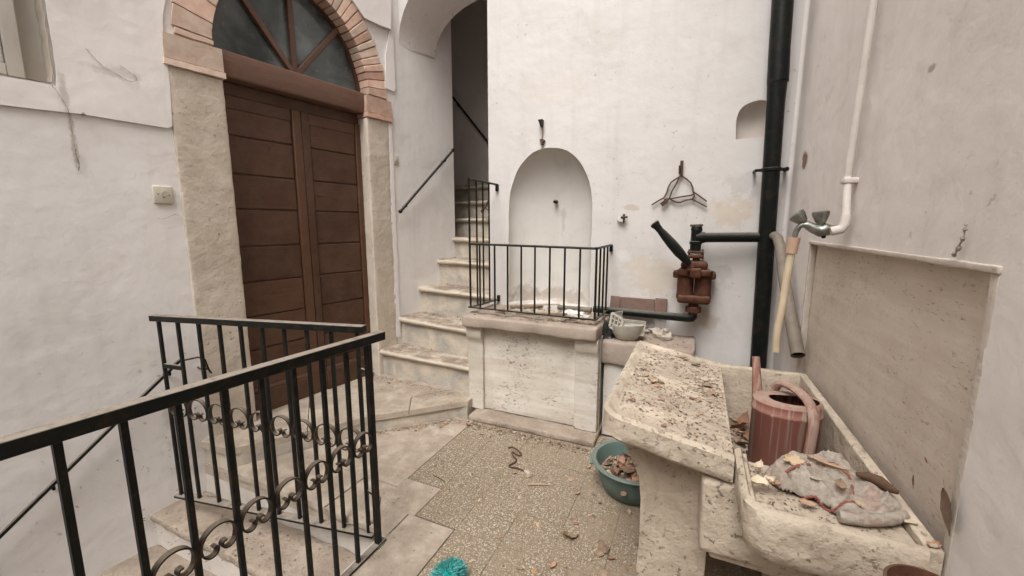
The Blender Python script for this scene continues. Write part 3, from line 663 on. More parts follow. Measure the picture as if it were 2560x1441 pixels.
# vault over the stairs, then the darker stairwell beyond
YV = .46
dxl = YV * math.tan(R(9))
A1 = arch_pts(XL0 + dxl + .015, XR0 + .02, 3.22, 3.665, 0)
MB().add([(x, 0, z) for x, z in A0] + [(x, YV, z) for x, z in A1], [(i, i + 1, i + 1 + len(A0), i + len(A0)) for i in range(len(A0) - 1)]).build('vault', 'plaster_stair', bw, smooth=60)
inn = [(XL0 + dxl, 3.2)] + A1 + [(XR0 + .02, 5.2), (XL0 + dxl - .3, 5.2), (XL0 + dxl - .3, 3.2)]
MB().sheet_xz([inn], YV).build('inner_arch_wall', 'plaster_stair', bw, smooth=0)
MB().add([(XR0, 0, -.5), (XR0 + .02, YV, -.5), (XR0 + .02, 1.75, -.5), (XR0, 0, 3.5), (XR0 + .02, YV, 3.5), (XR0 + .02, 1.75, 5.2), (XR0 + .02, YV, 5.2)], [(0, 1, 4, 3), (1, 2, 5, 6, 4)]).build('passage_side', 'plaster_stair', bw, smooth=0)
ew = thing('stairwell_end_wall', 'shadowed plaster wall at the turn of the upper stairs', 'wall', (-3.0, 5.02, 1.5))
MB().box(-2.4, 0, -2, 1.5, .1, 3.7).build('wall_face', 'plaster_dark', ew, smooth=0)
MB().box(-2.4, -2.0, 2.9, 1.5, 0, 3.0).build('ceiling', 'plaster_dark', ew, smooth=0)  # ceiling and side face added to keep sky light out of the stairwell
MB().box(-2.5, -2.2, -2, -2.4, .1, 3.7).build('side_face', 'plaster_dark', ew, smooth=0)

# ------------------------------------------------------------------ RIGHT WALL
rw = thing('side_wall', 'greyish plastered wall above the stone sink on the right', 'wall', RW_O, RW_A)
u0, u1 = onR(2026, 606, .0)[0], onR(2500, 664, .0)[0]; z0p, z1p = .50, 1.462      # recess for the stone splashback
MB().sheet_xz([[(-.25, -.6), (7.5, -.6), (7.5, 8), (-.25, 8)], jit([(u0, z0p), (u1, z0p), (u1, z1p), (u0, z1p)], .004, .06, 8, 9)], 0).build('wall_face', 'plaster_right', rw, smooth=0)
# rounded plaster fillet in the corner
cf = [(0.0, -.6), (0.0, 5.2)]
nf = 6; vs = []
for i in range(nf + 1):
    a_ = R(90 * i / nf); u_ = .022 * (1 - math.sin(a_)); o_ = .022 * (1 - math.cos(a_))
    for z in (-.6, 8): vs.append((u_, -o_, z))
MB().add(vs, [(2 * i, 2 * i + 1, 2 * i + 3, 2 * i + 2) for i in range(nf)]).build('corner_fillet', 'plaster_right', rw, smooth=60)

rear = MB().box(-5.5, -4.1, -.02, 4.0, -4.0, 4.6).build('unseen_rear_wall', 'plaster_back', smooth=0)  # unseen wall closing the courtyard, added to cut low light from behind
tag(rear, 'unseen white plastered wall behind the viewer, added to cut low light', 'wall', kind='thing')

# ------------------------------------------------------------------ STONE STAIRCASE
st = thing('stone_staircase', 'worn stone stairs with rounded nosings climbing through the plastered arch', 'stairs', (-2.2, 3.2, .13))
ZST = [.385, .655, .92, 1.185, 1.415, 1.635, 1.85, 2.06]
perp = Vector((math.cos(R(-9)), math.sin(R(-9)), 0))
def step_run(k):
    if k == 0: return Vector((-2.76, 2.945, 0)), Vector((-1.60, 2.875, 0))
    s = (.85, 1.135, 1.425, 1.68, 1.93, 2.17, 2.42)[k - 1]
    aL = LW_O + LD * s + LN * LT; ln = .98 if k == 1 else .95
    if k >= 5: return aL - perp * 1.2, aL + perp * ln
    return aL - perp * .02, aL + perp * ln
for k, z in enumerate(ZST):
    a_, b_ = step_run(k); d_ = (b_ - a_).normalized(); nn = Vector((-d_.y, d_.x, 0)); L_ = (b_ - a_).length
    dep = .46 if k < 7 else .9
    th = .058; r_ = th / 2; prof = [(dep, z - th), (r_ - .012, z - th)]
    prof += [(r_ - .03 - r_ * math.sin(R(q)) * 1.0, z - r_ - r_ * math.cos(R(q))) for q in range(0, 181, 22)]
    prof += [(r_ + .02, z), (dep * .4, z - .003), (dep, z)]
    ns = max(4, int(L_ / .07)); mb = MB(); n_ = len(prof); vs = []
    for i in range(ns + 1):
        c = a_ + d_ * (L_ * i / ns)
        for (y, zz) in prof:
            p = c + nn * y + Vector((0, 0, zz)); w_ = mnoise.fractal(p * 6 + Vector((0, 0, k)), 1, 2, 3)
            wear = -.008 * math.exp(-((i / ns - .55) / .28) ** 2) * (1 if zz > z - .02 else 0)
            vs.append(p + nn * w_ * .006 + Vector((0, 0, w_ * .003 + wear)))
    fs = [(i * n_ + q, i * n_ + (q + 1) % n_, (i + 1) * n_ + (q + 1) % n_, (i + 1) * n_ + q) for i in range(ns) for q in range(n_)]
    fs += [tuple(range(n_))[::-1], tuple(ns * n_ + q for q in range(n_))]
    mb.add(vs, fs); off(mb.build('tread', 'stone_step', st), st)
    zb = .10 if k == 0 else ZST[k - 1] - .05
    mb = MB(); vs = []; nz_ = 5
    for i in range(ns + 1):
        for j in range(nz_ + 1):
            p = a_ + d_ * (L_ * i / ns) + Vector((0, 0, zb + (z - .056 - zb) * j / nz_)); vs.append(p + nn * (.012 + mnoise.noise(p * 7) * .007))
    mb.add(vs, [(i * (nz_ + 1) + j, (i + 1) * (nz_ + 1) + j, (i + 1) * (nz_ + 1) + j + 1, i * (nz_ + 1) + j + 1) for i in range(ns) for j in range(nz_)])
    off(mb.build('riser', 'stair_riser', st), st)

def wall_rail(name, label, a, b, nr, rad=.013, ball=True, mat='iron_stair', end_b=True):
    t = thing(name, label, 'handrail', a)
    a, b = Vector(a), Vector(b); d = b - a
    MB().tube([Vector((0, 0, 0)), d * .5, d], rad, 10).build('rail', mat, t)
    for f in ((0, 1) if end_b else (0,)):
        MB().lathe([(0, -.019), (.012, -.016), (.019, -.006), (.019, .006), (.012, .016), (0, .019)], tuple(d * f), 10).build('end_knob', mat, t)
    for f in (.12, .86):
        q = d * f; MB().tube([q, q + Vector((0, 0, -.03)) + nr * -.01, q + Vector((0, 0, -.04)) - nr * .035, q + Vector((0, 0, -.03)) - nr * .075], .006, 8).build('bracket', mat, t)
    return t
h0, h1 = onL(1001, 529, LT + .07), onL(1132, 376, LT + .07)
wall_rail('stair_handrail', 'short dark iron handrail with knob ends on the white stair wall', LWp(h0[0], LT + .07, h0[1]), LWp(h1[0], LT + .07, h1[1]), LN)
q0, q1 = ony(1230, 369, 4.95), ony(1128, 238, 4.95)
wall_rail('upper_handrail', 'dark handrail rising to the left on the shadowed stairwell wall', q0, q1, Vector((0, -1, 0)), ball=False)
q0 = Vector((XR0 - .06, 4.05, 0)); q0.z = ony(1206, 528, 4.05).z
xx = ony(1206, 528, 4.05)
wall_rail('side_handrail', 'brown handrail end just visible inside the stair opening by the well', xx, xx + Vector((.08, .45, .45)), Vector((-1, 0, 0)), mat='rust_thin')

# ------------------------------------------------------------------ WELL
wl = thing('stone_well', 'travertine wellhead with pilasters and thick brown stone cap', 'well', (-1.1, 3.0, 0))
def W_(mb, name, mat, **k): return off(mb.build(name, mat, wl, **k), wl)
W_(MB().rbox(-1.60, 2.685, 0, -.585, 3.1, .046, .012, .06, .007, 8, 1), 'plinth', 'stone_rough')
W_(MB().rbox(-1.60, 2.845, .05, -.62, 2.90, .745, .006, .12), 'front_panel', 'travertine')
W_(MB().box(-1.645, 2.862, .0, -1.601, 3.29, .745), 'side_panel', 'travertine', bevel=.004)
W_(MB().box(-.635, 2.905, .0, -.60, 3.29, .745), 'side_panel', 'travertine', bevel=.004)
def pilaster(x0, x1):
    prof = [(0, .05), (0, .60), (-.006, .62), (-.018, .645), (-.03, .66), (-.032, .72), (-.028, .742)]
    mb = MB(); n = len(prof); vs = []
    for x in (x0, x1):
        for y, z in prof: vs.append((x, 2.818 + y, z))
    for x in (x0, x1):
        for y, z in prof: vs.append((x, 2.846, z))
    fs = [(i, i + 1, n + i + 1, n + i) for i in range(n - 1)] + [(i, i + 1, 2 * n + i + 1, 2 * n + i) for i in range(n - 1)] + [(n + i, n + i + 1, 3 * n + i + 1, 3 * n + i) for i in range(n - 1)]
    fs += [(n - 1, 2 * n - 1, 4 * n - 1, 3 * n - 1), (2 * n, 3 * n, 3 * n + 1, 2 * n + 1)]
    fs = fs[:-1] + [(2 * n + i, 2 * n + i + 1, 3 * n + i + 1, 3 * n + i) for i in range(n - 1)]
    mb.add(vs, fs); W_(mb, 'pilaster', 'travertine', bevel=.004, smooth=50)
pilaster(-1.665, -1.53); pilaster(-.768, -.600)
# cap: four thick slabs round the mouth
W_(MB().rbox(-1.685, 2.742, .748, -.600, 2.93, .842, .02, .06, .014, 7, 3), 'cap_stone', 'stone_cap')
W_(MB().rbox(-1.682, 2.925, .748, -1.50, 3.31, .840, .012, .06, .010, 7, 4), 'cap_stone', 'stone_cap')
W_(MB().rbox(-.80, 2.925, .748, -.604, 3.31, .838, .012, .06, .010, 7, 5), 'cap_stone', 'stone_cap')
W_(MB().rbox(-1.51, 3.17, .748, -.79, 3.52, .832, .012, .06, .012, 7, 6), 'cap_stone', 'rubble')
W_(MB().box(-1.52, 2.90, .40, -.78, 3.2, .70), 'rubble_fill', 'rubble', smooth=0)

# railing on the well
rl = thing('well_railing', 'black iron railing standing on the well cap, taller at its stair side', 'railing', (-1.645, 2.84, .88))
rO = rl.location.copy()
def Q(mb, name, mat='iron_stair', **k):
    o = mb.build(name, mat, rl, **k); o.location = -rO; return o
xA, xB, yF, yW = -1.648, -.640, 2.84, 3.30
zb0, zb1 = .893, .884; zt0, zt1 = 1.402, 1.388; zH = 1.900
Q(MB().bar((xA - .02, yF, zb0), (xB + .01, yF, zb1), .026, .009), 'bottom_bar')
Q(MB().tube([(xA, yF, zt0), (xB - .015, yF, zt1), (xB, yF + .015, zt1), (xB + .012, yW - .02, zt1 + .005)], .009, 8), 'top_bar')
Q(MB().tube([(xA, yF, zH), (xA + .004, yF + .02, zH), (xA + .02, yW, zH - .006)], .009, 8), 'top_bar')
Q(MB().bar((xA, yF, zb0), (xA + .02, yW, zb0 - .01), .026, .009), 'bottom_bar')
Q(MB().bar((xB, yF, zb1), (xB + .012, yW - .02, zb1 + .002), .026, .009), 'bottom_bar')
for (x, y, z) in ((xB + .012, yW - .012, zt1 - .012), (xA + .02, yW - .012, zH - .025), (xA + .03, yW - .012, zb0 + .01)): Q(MB().box(x - .012, y - .012, z - .035, x + .012, y + .02, z + .02), 'wall_fixing', 'iron_stair', bevel=.003)
Q(MB().tube([(xA, yF, zb0), (xA, yF, zH)], .0085, 8), 'corner_post')
for i in range(3):
    f = (i + 1) / 4.0 + .02; y = yF + (yW - yF) * f * .86; Q(MB().tube([(xA + .02 * f, y, zb0), (xA + .02 * f, y, zH)], .0075, 8), 'bar')
fx = [.083, .195, .308, .425, .546, .672, .805]
for px in (1200, 1237, 1269, 1303, 1337, 1374, 1411, 1449):
    x = ony(px, 700, yF).x; f = (x - xA) / (xB - xA)
    Q(MB().tube([(x, yF, zb0 + (zb1 - zb0) * f), (x, yF, zt0 + (zt1 - zt0) * f)], .0075, 8), 'bar')
Q(MB().tube([(xB, yF, zb1), (xB, yF, zt1)], .0085, 8), 'corner_post')
for i in range(3):
    f = (i + 1) / 4.0; y = yF + (yW - .02 - yF) * f; Q(MB().tube([(xB + .012 * f, y, zb1), (xB + .012 * f, y, zt1)], .0075, 8), 'bar')

# things lying in the well mouth
zc = .842
o = MB().bar(onz(1275, 766, zc + .012), onz(1400, 764, zc + .012), .05, .02).build('old_board', 'wood_old', bevel=.003); tag(o, 'weathered board lying across the well mouth', 'board')
o = MB().bar(onz(1290, 784, zc + .018), onz(1418, 786, zc + .022), .03, .018).build('old_board', 'wood_old', bevel=.003); tag(o, 'narrow weathered lath behind the front bars of the well railing', 'board')
pA, pB = onz(1395, 768, zc + .03), onz(1478, 776, zc + .03)
pt = thing('well_pipe', 'grey pipe end with a light collar lying on the well cap', 'pipe', pA)
MB().tube([(0, 0, 0), (pB - pA) * .6], .020, 12).build('tube', 'grey_pipe', pt); MB().tube([(pB - pA) * .58, (pB - pA)], .024, 12).build('collar', 'grey_pipe', pt)
def crumple(name, c, rx, ry, h, mat, seed, n=14, label=None, cat=None):
    mb = MB(); vs = []
    for j in range(n // 2 + 1):
        for i in range(n):
            ph = math.pi / 2 * (1 - j / (n // 2)); th = 2 * math.pi * i / n
            v = Vector((math.cos(th) * math.sin(math.pi / 2 - ph + .0001) if False else math.cos(th) * math.cos(math.pi / 2 - ph), math.sin(th) * math.cos(math.pi / 2 - ph), math.sin(math.pi / 2 - ph)))
            k = 1 + mnoise.fractal(v * 2.6 + Vector((seed, 0, 0)), 1, 2, 4) * .55
            vs.append((v.x * rx * k, v.y * ry * k, max(0, v.z * h * k)))
    vs = [(x, y, z) for x, y, z in vs]
    fs = [(j * n + i, j * n + (i + 1) % n, (j + 1) * n + (i + 1) % n, (j + 1) * n + i) for j in range(n // 2) for i in range(n)]
    mb.add(vs, fs); mb.f.append(tuple(range(n)))
    o = mb.build(name, mat, None, c, smooth=30)
    if label: tag(o, label, cat)
    return o
crumple('white_rag', onz(1435, 790, zc), .10, .035, .035, 'cloth_white', 3, 18, 'crumpled white rag behind the well railing at its right end', 'rag')
for k, (px, py, r_) in enumerate(((1300, 755, .06), (1345, 757, .05), (1440, 762, .045), (1270, 760, .04))):
    o = crumple('rubble_lump', onz(px, py, zc - .01), r_, r_ * .7, r_ * .8, 'rubble', 20 + k, 12)
    tag(o, 'crumbled lump of masonry at the foot of the arched niche', 'rubble', 'masonry lumps in the well niche')

# ------------------------------------------------------------------ LEDGE beside the well
lg = thing('stone_ledge', 'low stone ledge between the well and the sink', 'ledge', (-.38, 3.1, 0))
off(MB().rbox(-.600, 2.895, .55, .02, 3.31, .722, .02, .06, .010, 7, 9).build('ledge_stone', 'stone_cap', lg), lg)
off(MB().box(-.58, 2.93, -.01, .0, 3.29, .549).build('base', 'plaster_riser', lg, smooth=0), lg)
o = crumple('rubble_lump', onz(1650, 843, .722), .085, .06, .07, 'rubble', 31, 14); tag(o, 'pale lump of broken masonry on the ledge above the sink corner', 'rubble')
o = crumple('rubble_lump', onz(1600, 832, .722), .10, .05, .05, 'rubble', 37, 14); tag(o, 'flat broken mortar lump behind the white plastic bowl', 'rubble')
# white plastic bowl and colander
bp = ony(1567, 838, 3.02); bp.z = .722
bo = thing('plastic_bowl', 'dirty white plastic bowl on the stone ledge', 'bowl', bp)
mb = MB(); n = 40; prof = [(.055, 0), (.075, .006), (.105, .05), (.122, .105), (.118, .105), (.10, .05), (.07, .012), (.0, .010)]
vs = []
for (r_, z) in prof:
    for k in range(n):
        q = 2 * math.pi * k / n; rr = r_ * (1 + (.018 if k % 2 else -.012) * (1 if z > .02 else 0)); vs.append((rr * math.cos(q), rr * math.sin(q), z + .02 * math.sin(q + 2.6) * (z / .105)))
mb.add(vs, [(i * n + k, i * n + (k + 1) % n, (i + 1) * n + (k + 1) % n, (i + 1) * n + k) for i in range(len(prof) - 1) for k in range(n)] + [tuple(range(n))])
mb.build('body', 'plastic_white', bo, smooth=50)
cp = bp + Vector((-.02, -.03, .115))
co = thing('plastic_crate_piece', 'broken white plastic lattice crate piece lying in the white bowl', 'crate piece', cp)
def lattice(o0, ux, uz, nx, nz, w, parent, name='lattice'):
    mb = MB(); ux, uz = Vector(ux), Vector(uz); nn = ux.cross(uz).normalized()
    for i in range(nx + 1): a_ = Vector(o0) + ux * (i / nx); mb.bar(a_, a_ + uz, w * (2 if i in (0, nx) else 1), .004, nn)
    for j in range(nz + 1): a_ = Vector(o0) + uz * (j / nz); mb.bar(a_, a_ + ux, w * (2 if j in (0, nz) else 1), .004, nn)
    return mb.build(name, 'plastic_white', parent, smooth=0)
lattice((-.095, -.035, -.02), (.082, -.03, -.03), (.016, -.01, .105), 3, 3, .008, co, 'end_panel')
lattice((-.011, -.066, -.051), (.15, .07, -.02), (.008, .014, .10), 16, 9, .0032, co, 'side_panel')
lattice((-.095, -.035, -.02), (.06, .09, .0), (.016, -.01, .105), 9, 9, .0032, co, 'back_panel')
o = crumple('dark_bag', ony(1517, 832, 3.0), .055, .05, .10, 'bottle_dark', 44, 16); o.location.z = .722; tag(o, 'small dark plastic bag beside the white bowl', 'bag')
# three brown tiles leaning on the wall
for k, (xa, xb, ya, yb) in enumerate(((1526, 1550, 741, 782), (1551, 1637, 744, 785), (1638, 1668, 747, 787))):
    (x0, zt_), (x1, _), (_, zb_) = onB(xa, ya, .03), onB(xb, ya, .03), onB(xa, yb, .03)
    o = MB().add([(x0, YB - .045, zb_), (x1, YB - .045, zb_ - .004), (x1, YB - .018 - .004 * k, zt_), (x0, YB - .018 - .004 * k, zt_ + .002), (x0, YB - .030, zb_), (x1, YB - .030, zb_ - .004), (x1, YB - .004, zt_), (x0, YB - .004, zt_ + .002)],
        [(0, 1, 2, 3), (7, 6, 5, 4), (0, 4, 5, 1), (1, 5, 6, 2), (2, 6, 7, 3), (3, 7, 4, 0)]).build('brown_tile', 'tile_brown', bevel=.002)
    tag(o, ('narrow brown tile leaning on the wall next to the well railing', 'wide brown tile leaning on the wall above the white bowl', 'brown tile leaning on the wall nearest the rusty pump')[k], 'tile', 'brown tiles leaning on the wall')

# ------------------------------------------------------------------ HAND PUMP
PO = .13; YP_ = YB - PO
def pb(x, y, o=PO): q = ony(x, y, YB - o); return Vector((q.x, YB - o, q.z))
pc = pb(1735, 700)
pu = thing('hand_pump', 'rusty brown cast-iron wall pump with black lever and pipes', 'pump', pc)
def P_(mb, name, mat='rust', **k):
    o = mb.build(name, mat, pu, **k); o.location = -pc; return o
cl, cr = pb(1714, 700).x, pb(1758, 700).x
for cx in (cl, cr):
    z0, z1 = pb(1735, 748).z, pb(1735, 676).z; zb_, zt_ = min(z0, z1), max(z0, z1)
    P_(MB().lathe([(.056, zb_), (.058, zb_ + .02), (.054, zb_ + .05), (.054, zt_ - .05), (.060, zt_ - .02), (.060, zt_)], (cx, YP_, 0), 20, close=True), 'cylinder')
zf0, zf1 = pb(1735, 757).z, pb(1735, 737).z
P_(MB().rbox(pb(1693, 745).x, YP_ - .07, zf0, pb(1775, 745).x, YP_ + .07, zf1, .02, .05, .004, 12, 2), 'bottom_flange')
zf2, zf3 = pb(1735, 690).z, pb(1735, 672).z
P_(MB().rbox(pb(1695, 680).x, YP_ - .075, zf2, pb(1777, 680).x, YP_ + .075, zf3, .018, .05, .004, 12, 3), 'top_flange')
P_(MB().rbox(pb(1702, 660).x, YP_ - .06, zf3 - .01, pb(1770, 660).x, YP_ + .06, pb(1735, 652).z, .035, .03, .004, 12, 4), 'top_housing')
cxm = pb(1741, 640).x
P_(MB().lathe([(.024, pb(1735, 655).z), (.024, pb(1735, 640).z)], (cxm, YP_, 0), 14, close=True), 'neck')
for ya, yb in ((627, 634), (637, 645)):
    P_(MB().rbox(pb(1719, 630).x, YP_ - .042, pb(1735, yb).z, pb(1760, 630).x, YP_ + .042, pb(1735, ya).z, .008, .03, .002, 20, ya), 'neck_flange')
for xx_ in (1723, 1757): P_(MB().tube([pb(xx_, 624), pb(xx_, 649)], .007, 6), 'bolt')
cxb = pb(1733, 770).x
P_(MB().lathe([(.030, pb(1735, 790).z), (.03, pb(1735, 781).z), (.052, pb(1735, 780).z), (.052, pb(1735, 768).z), (.034, pb(1735, 766).z), (.034, zf0)], (cxb, YP_, 0), 16, close=True), 'foot_flange')
for xx_ in (1690, 1782): P_(MB().rbox(pb(xx_, 690).x - .02, YP_ - .02, pb(1735, 697).z, pb(xx_, 690).x + .02, YP_ + .09, pb(1735, 680).z, .012, .02, .003, 20, xx_), 'mounting_lug')
pv = pb(1738, 683, PO + .09)
P_(MB().rbox(pv.x - .032, pv.y - .02, pv.z - .035, pv.x + .036, pv.y + .03, pv.z + .03, .012, .02, .006, 14, 8), 'pivot_block')
P_(MB().rbox(pv.x - .055, pv.y - .015, pv.z + .01, pv.x - .01, pv.y + .015, pv.z + .05, .01, .02, .004, 14, 9), 'lever_socket')
la, lb = pb(1724, 662, PO + .10), pb(1634, 557, PO + .13)
fr_ = [0, .04, .12, .3, .5, .68, .82, .9, .95, .985, 1.0]; rr = [.017, .022, .027, .036, .035, .030, .024, .026, .033, .032, .016]
P_(MB().tube([la + (lb - la) * f for f in fr_], rr, 14), 'lever', 'iron_pump_black')
vx = pb(1740, 600).x
P_(MB().lathe([(.036, pb(1735, 628).z), (.036, pb(1735, 612).z), (.041, pb(1735, 611).z), (.041, pb(1735, 604).z), (.035, pb(1735, 603).z), (.035, pb(1735, 577).z), (.039, pb(1735, 576).z), (.033, pb(1735, 566).z), (.012, pb(1735, 565).z)], (vx, YP_, 0), 16, close=True), 'riser_pipe', 'iron_pump_black')
P_(MB().bar((pb(1725, 564).x, YP_, pb(1735, 564.5).z), (pb(1758, 564).x, YP_, pb(1735, 563.5).z), .022, .014), 'valve_handle', 'rust_thin')
P_(MB().tube([(vx, YP_, pb(1735, 594).z), (vx + .05, YP_, pb(1735, 594).z), (vx + .06, YP_ + .0, pb(1735, 594).z), (pb(1905, 594).x, YP_ + .04, pb(1905, 594).z)], [.040, .040, .034, .034], 14), 'outlet_pipe', 'iron_pump_black')
ze = pb(1735, 797).z
P_(MB().tube([(cxb, YP_, pb(1735, 786).z), (cxb, YP_, ze + .02), (cxb - .01, YP_, ze + .006), (cxb - .03, YP_, ze), (pb(1600, 795).x, YP_ + .02, ze), (pb(1480, 793).x, YP_ + .05, ze - .002)], [.030, .034, .035, .029, .028, .028], 14), 'inlet_pipe', 'iron_pump_black')

# ------------------------------------------------------------------ iron bits on the back wall
tv = thing('iron_trivet', 'rusty wrought-iron trivet hanging on the wall above the pump', 'trivet', ony(1703, 460, YB - .03))
tO = tv.location.copy()
def T_(pts, r_, name='strap', o=.02):
    ps = [ony(x, y, YB - o) - tO for x, y in pts]; MB().strip(ps, .006, r_ * 2, (0, 1, 0)).build(name, 'rust_thin', tv)
T_([(1705, 402), (1704, 420), (1703, 440)], .011, 'hanger'); T_([(1700, 414), (1700, 436)], .009, 'hanger')
T_([(1703, 440), (1690, 448), (1678, 456), (1671, 468), (1667, 482), (1660, 495), (1645, 503), (1629, 513)], .0052)
T_([(1703, 440), (1716, 448), (1727, 458), (1732, 470), (1733, 480), (1745, 488), (1767, 504)], .0052)
T_([(1660, 499), (1680, 497), (1700, 493), (1722, 490), (1733, 487)], .0052)
T_([(1676, 499), (1690, 506), (1700, 507), (1715, 501), (1731, 499), (1745, 506), (1767, 518)], .0052)
T_([(1698, 444), (1690, 462), (1680, 478), (1674, 495), (1667, 505), (1655, 516)], .0052, o=.028)
T_([(1733, 480), (1736, 490), (1730, 500)], .0052)
T_([(1653, 513), (1668, 502)], .015, 'foot', .03)
cr_ = thing('iron_cross_hook', 'small dark iron cross fixed in the wall left of the pump lever', 'hook', ony(1559, 545, YB - .02)); cO = cr_.location.copy()
MB().tube([ony(1560, 536, YB - .03) - cO, ony(1559, 558, YB - .03) - cO], [.010, .007], 8).build('upright', 'rust_thin', cr_)
MB().tube([ony(1552, 544, YB - .035) - cO, ony(1569, 543, YB - .035) - cO], .008, 8).build('cross_bar', 'rust_thin', cr_)
MB().prism_xz([tuple((ony(x, y, YB) - cO).xz) for x, y in ((1543, 547), (1552, 541), (1560, 546), (1558, 556), (1549, 554))], -.02 + .03, -.035 + .02).build('plaster_flake', 'plaster_back', cr_, bevel=.002)
bk = thing('iron_bracket', 'black tapered iron bracket above the arched niche', 'bracket', ony(1355, 310, YB - .01)); bO = bk.location.copy()
MB().prism_xz([tuple((ony(x, y, YB - .02) - bO).xz) for x, y in ((1347, 301), (1358, 299), (1357, 313), (1354, 320))], -.035, .012).build('plate', 'iron', bk, bevel=.003)
MB().tube([ony(1356, 318, YB - .006) - bO, ony(1357, 332, YB - .006) - bO, ony(1355, 346, YB - .006) - bO], .0025, 6).build('wire', 'rust_thin', bk)
nl = thing('rusty_nail_plate', 'small rusty plate stub just above the arched niche', 'nail', ony(1356, 355, YB - .01)); nO = nl.location.copy()
MB().prism_xz([tuple((ony(x, y, YB - .01) - nO).xz) for x, y in ((1349, 350), (1356, 347), (1363, 352), (1357, 358))], -.012, .012).build('plate', 'rust_thin', nl, bevel=.002)
MB().box(-.012, -.02, -.022, .012, .012, -.016).build('stub', 'rust_thin', nl)
kp = ony(1390, 505, YB + .20)
kb = thing('niche_pipe_stub', 'dark round pipe stub in the middle of the arched niche', 'pipe stub', kp)
MB().tube([(0, .06, 0), (0, -.03, 0)], .016, 12).build('stub', 'rust_thin', kb); MB().lathe([(.010, -.012), (.016, -.006), (.016, .006), (.010, .012)], (0, -.03, 0), 10, close=True).build('plug', 'iron', kb)

# ------------------------------------------------------------------ DOWNPIPE
OFF = .095
ta, ba = ony(1957, 0, YB - OFF), ony(1896, 900, YB - OFF)
def dpz(z): f = (z - ta.z) / (ba.z - ta.z); q = ta + (ba - ta) * f; return Vector((q.x, YB - OFF, z))
dpt = thing('downpipe', 'black cast-iron downpipe in the corner between the walls', 'downpipe', dpz(0)); dO = dpt.location.copy()
zj0, zj1 = dpz(0).z, 0
zu = ony(1965, 205, YB - OFF).z; zl_ = ony(1950, 258, YB - OFF).z
MB().tube([dpz(8.0) - dO, dpz(zu + .2) - dO, dpz(zu) - dO + Vector((.003, 0, 0))], [.060, .059, .060], 24).build('upper_length', 'iron_pipe', dpt)
MB().tube([dpz(zu + .001) - dO, dpz(zl_) - dO, dpz(.6) - dO, dpz(.02) - dO], [.056, .0505, .050, .050], 24).build('lower_length', 'iron_pipe', dpt)
zc_ = ony(1925, 425, YB - OFF).z
MB().lathe([(.050, -.012), (.060, -.009), (.062, 0), (.060, .009), (.050, .012)], tuple(dpz(zc_) - dO), 24).build('clamp', 'iron_pipe', dpt)
for sx in (-1, 1): MB().tube([dpz(zc_) - dO + Vector((sx * .055, 0, 0)), dpz(zc_) - dO + Vector((sx * .085, .0, 0)), dpz(zc_) - dO + Vector((sx * .088, .11, 0))], .010, 8).build('clamp_ear', 'iron_pipe', dpt)
MB().tube([dpz(zc_) - dO + Vector((.085, -.008, 0)), dpz(zc_) - dO + Vector((.085, .012, 0))], .014, 8).build('clamp_nut', 'iron_pipe', dpt)

# grey drain hose curving from behind the downpipe to the sink
e0, e1 = ony(1925, 592, 3.19), ony(1995, 889, 2.56)
em = ony(1950, 600, 3.10)
gh = thing('grey_drain_pipe', 'grey pipe bending down from behind the downpipe towards the sink', 'pipe', e0)
ps = [e0, ony(1936, 590, 3.16), ony(1944, 596, 3.12), ony(1950, 615, 3.08), ony(1958, 680, 2.95), ony(1975, 785, 2.74), e1]
MB().tube([p - e0 for p in ps], [.026, .028, .030, .030, .031, .033, .034], 16, caps=False).build('tube', 'grey_pipe', gh)
MB().tube([e1 - e0 + (ps[5] - e1) * .08, e1 - e0 + (ps[5] - e1) * .06], .029, 14, caps=True).build('bore', 'black', gh)

# white supply pipe, taps, hose on the right wall
wp0, wp1, wp2 = onR(2185, 0, .03), onR(2119, 443, .03), onR(2113, 560, .03)
sp = thing('white_water_pipe', 'white painted water pipe running down the right wall to the taps', 'pipe', RWp(wp1[0], 0, wp1[1]), RW_A)
def rl_(q, o=.03): return Vector((q[0] - wp1[0], -o, q[1] - wp1[1]))
up_ = rl_(wp0) + (rl_(wp0) - rl_(wp1)) * 8.0
MB().tube([up_, rl_(wp0), rl_(wp1)], .0135, 14).build('tube', 'white_pipe', sp)
MB().tube([rl_(wp1), rl_(wp2) + Vector((0, 0, .02))], .0145, 14).build('tube', 'white_pipe', sp)
MB().rbox(-.024, -.047, -.026, .024, .005, -.004, .005, .03).build('clip', 'white_pipe', sp)
MB().tube([rl_(wp2) + Vector((0, 0, .035)), rl_(wp2), rl_(wp2) + Vector((0, -.012, -.022)), rl_(wp2) + Vector((-.0, -.045, -.03))], [.018, .019, .019, .018], 12).build('elbow', 'white_pipe', sp)
TY = RWp(wp2[0], .03, wp2[1]); YT = TY.y
def tp(x, y, dy=0): return ony(x, y, YT + .03 + dy)
tO_ = tp(2060, 580)
tap = thing('double_tap', 'tarnished chrome double tap with two fluted knobs', 'tap', tO_)
def TP(mb, name, mat='chrome', **k): return mb.build(name, mat, tap, **k)
def tq(x, y, dy=0): return tp(x, y, dy) - tO_
TP(MB().tube([tq(2096, 574), tq(2078, 576), tq(2064, 574), tq(2050, 578), tq(2034, 572), tq(2018, 563), tq(2006, 562), tq(1997, 568), tq(1990, 580), tq(1986, 594)], [.018, .020, .026, .024, .020, .017, .012, .011, .011, .010], 12), 'body')
